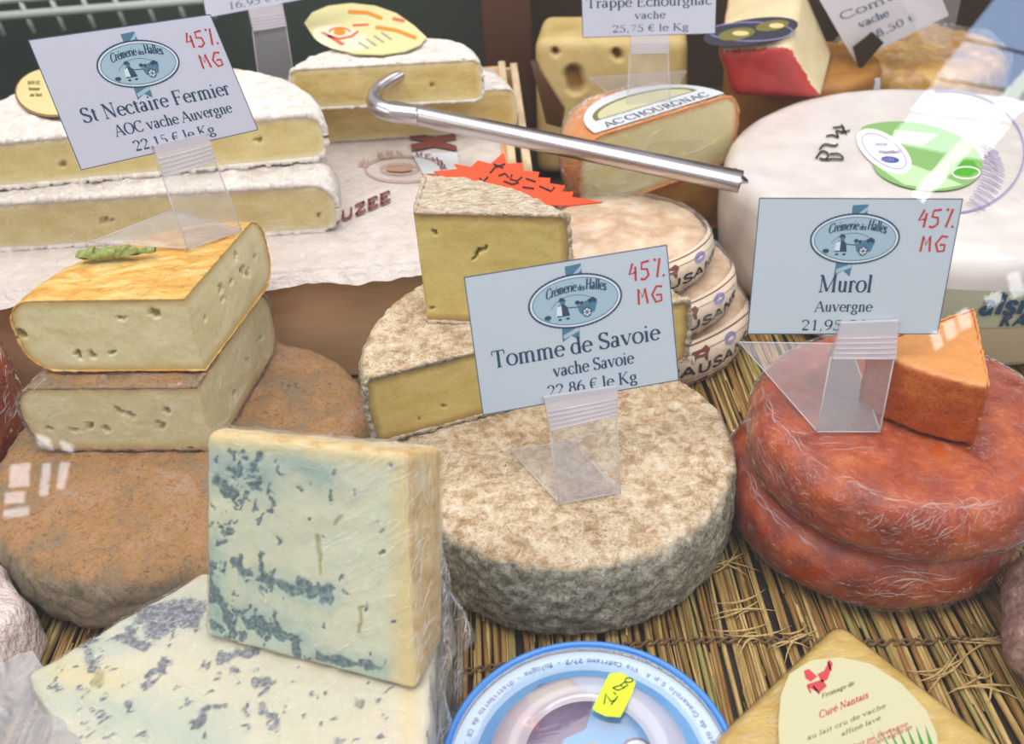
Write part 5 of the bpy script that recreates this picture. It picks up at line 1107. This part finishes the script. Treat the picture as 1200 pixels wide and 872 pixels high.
L = [(1172, -12), (1130, 45), (1096, 92), (1066, 132), (1040, 168)]; Rr_ = [(1290, 12), (1250, 75), (1215, 112), (1184, 146), (1150, 190)]
for k in range(4):
    a, b, c, d = L[k], Rr_[k], Rr_[k+1], L[k+1]; qs.append([(a[0], a[1]+2), (b[0], b[1]+2), (c[0], c[1]-2), (d[0], d[1]-2)])
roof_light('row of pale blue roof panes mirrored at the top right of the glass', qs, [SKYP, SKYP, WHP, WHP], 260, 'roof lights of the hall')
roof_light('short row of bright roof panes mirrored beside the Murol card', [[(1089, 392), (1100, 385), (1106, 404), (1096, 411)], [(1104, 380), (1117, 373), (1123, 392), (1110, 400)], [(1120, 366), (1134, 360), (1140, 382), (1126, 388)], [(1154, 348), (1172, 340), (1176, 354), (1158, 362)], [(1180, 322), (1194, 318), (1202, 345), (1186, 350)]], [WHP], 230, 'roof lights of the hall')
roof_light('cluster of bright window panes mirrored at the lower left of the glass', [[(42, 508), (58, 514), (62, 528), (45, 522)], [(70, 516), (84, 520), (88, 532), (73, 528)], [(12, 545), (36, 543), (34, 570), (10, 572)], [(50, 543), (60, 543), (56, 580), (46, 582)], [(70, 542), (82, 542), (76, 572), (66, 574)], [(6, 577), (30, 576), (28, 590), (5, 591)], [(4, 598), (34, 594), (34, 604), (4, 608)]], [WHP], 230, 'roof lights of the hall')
a_, b_ = mirrored(1216, 78, 240)[0], mirrored(1075, 232, 240)[0]
tl = thing('tube_lamp', 'long white tube lamp of the hall, mirrored as a slanting streak at the right', 'lamp', (a_+b_)/2)
obj('tube', *tube(np.stack([a_+(b_-a_)*q for q in np.linspace(0, 1, 8)]), 1.9, 14), TUBE, tl, world=True)
for e_ in (a_-(b_-a_)*.03, b_+(b_-a_)*.03): obj('end_cap', *tube(np.array([e_-(b_-a_)*.02, e_, e_+(b_-a_)*.02]), 2.2, 12), FRM, tl, world=True)

# ============================================================ creases pulled into the cling film (small ridges, coloured white to stand for glints)
from mathutils.bvhtree import BVHTree
CR = M('film_glint_crease'); CR.pbr('#ffffff', .12, spec=.9); CR.b.inputs['Alpha'].default_value = .36; CR = CR.m
def find(name, ix=None): return [o for o in bpy.data.objects if o.name == name][0]
def film_of(root, pre='film_wrap'): return [c for c in find(root).children if c.name.startswith(pre)]
bpy.context.view_layer.update()
def creases(root, regs, pre='film_wrap', name='film_glint_crease', parent=None):
    fs = film_of(root, pre); Vv = []; Ff = []; n0 = 0
    for f_ in fs:
        mw = f_.matrix_world; Vv += [(mw@v.co)/S for v in f_.data.vertices]; Ff += [tuple(i+n0 for i in p_.vertices) for p_ in f_.data.polygons]; n0 = len(Vv)
    bv = BVHTree.FromPolygons(Vv, Ff); parts = []
    for x0, y0, x1, y1, ang, spread, l0, l1, cnt, rad in regs:
        for _ in range(cnt):
            f_ = random.random(); cx, cy = (x0+(x1-x0)*f_+random.gauss(0, 2), y0+(y1-y0)*f_+random.gauss(0, 2)) if rad < 0 else (random.uniform(x0, x1), random.uniform(y0, y1))
            a_ = R(-(ang+random.gauss(0, spread))); L = random.uniform(l0, l1); m = max(3, int(L/3)); bow = random.gauss(0, .12)*L; pts = []
            for q in np.linspace(-.5, .5, m):
                x = cx+L*q*math.cos(a_)-bow*(1-4*q*q)*math.sin(a_); y = cy+L*q*math.sin(a_)+bow*(1-4*q*q)*math.cos(a_)
                d = ray(x, y); h = bv.ray_cast(Vector(O3), Vector(d))
                if h[0] is None: break
                pts.append(np.array(h[0]))
            if len(pts) < 3 or ('murol' in root and random.random() < .3): continue
            pts = np.array(pts)
            if np.linalg.norm(np.diff(pts, axis=0), axis=1).max() > 1.2: continue
            r_ = abs(rad)*(.62 if 'murol' in root else 1)*random.uniform(.4, 1.3)*np.sin(np.linspace(.15, PI-.15, len(pts))); parts.append(tube(pts, r_, 4, False))
    if parts: o = obj(name, *merge(parts), CR, find(root), world=True); o['kind'] = 'stuff'
def along(pts, *a): return [(*pts[k], *pts[k+1], math.degrees(math.atan2(-(pts[k+1][1]-pts[k][1]), pts[k+1][0]-pts[k][0])), *a) for k in range(len(pts)-1)]
creases('murol_cheese.001', along([(893, 452), (905, 485), (935, 520), (975, 552), (1020, 576), (1075, 591), (1130, 595), (1180, 585)], 14, 8, 26, 9, -.03)+[(1040, 585, 1160, 600, 3, 6, 20, 60, 12, .022), (1060, 592, 1110, 625, 55, 25, 8, 26, 22, .025), (1000, 600, 1110, 660, 38, 8, 20, 60, 14, .02), (890, 470, 960, 600, -60, 20, 10, 30, 16, .015), (970, 500, 1030, 530, 5, 10, 15, 45, 10, .02), (905, 430, 950, 520, -40, 25, 8, 20, 14, .018), (1130, 420, 1195, 560, -40, 20, 6, 16, 26, .018), (1130, 590, 1195, 650, 70, 20, 8, 22, 14, .018)])
creases('murol_cheese', along([(868, 530), (885, 575), (915, 612), (960, 645)], 8, 12, 34, 9, -.03)+[(1015, 668, 1110, 692, -6, 7, 20, 70, 16, .025), (1030, 680, 1090, 705, 15, 12, 15, 40, 8, .025), (920, 640, 970, 690, -60, 12, 15, 45, 10, .018)])
creases('blue_cheese_slab', [(385, 530, 480, 700, 32, 7, 20, 75, 75, .012), (395, 690, 480, 790, 25, 10, 15, 50, 25, .012), (245, 520, 400, 560, 5, 15, 15, 50, 14, .012), (250, 600, 400, 790, 40, 30, 8, 30, 35, .01), (470, 540, 505, 700, 80, 14, 15, 60, 40, .018), (245, 502, 470, 516, -6, 8, 10, 40, 30, .018), (480, 690, 505, 800, 85, 15, 10, 40, 25, .018)])
creases('blue_cheese_wedge', [(60, 750, 490, 872, -30, 25, 10, 45, 90, .012), (60, 820, 140, 872, -45, 10, 20, 50, 14, .012), (170, 700, 240, 750, 30, 20, 8, 24, 22, .014), (250, 800, 480, 872, 10, 30, 8, 30, 30, .012)])
creases('saint_nectaire_piece', [(180, 450, 244, 530, 55, 20, 10, 35, 20, .014), (255, 380, 322, 520, 65, 20, 10, 40, 26, .014), (250, 490, 300, 530, 60, 15, 10, 30, 10, .02), (30, 450, 80, 500, 50, 20, 10, 30, 12, .02), (60, 460, 180, 530, 20, 30, 8, 20, 12, .01)])
creases('wrapped_half_wheel', [(690, 160, 860, 240, 22, 10, 20, 70, 26, .02), (645, 120, 700, 230, 60, 30, 8, 24, 30, .025), (650, 195, 700, 240, 20, 30, 8, 24, 16, .03)])
creases('wrapped_yellow_wedge', [(865, 800, 930, 872, 25, 12, 5, 16, 70, .014), (1000, 760, 1150, 872, 18, 12, 5, 16, 110, .014), (930, 745, 1010, 775, 20, 15, 5, 14, 30, .012)])
creases('crumpled_film', [(495, 560, 552, 872, 80, 18, 15, 60, 90, .03), (510, 680, 552, 860, 60, 35, 8, 26, 50, .025)], pre='film_fold')
creases('orange_washed_cheese', [(0, 380, 22, 500, 60, 30, 6, 20, 14, .03)])
creases('cheese_pack.001', [(800, 300, 880, 400, 20, 25, 8, 22, 14, .02)])
creases('brie_half', [(80, 250, 390, 290, 15, 12, 20, 60, 20, .02), (385, 180, 418, 270, 80, 20, 10, 30, 16, .025)])
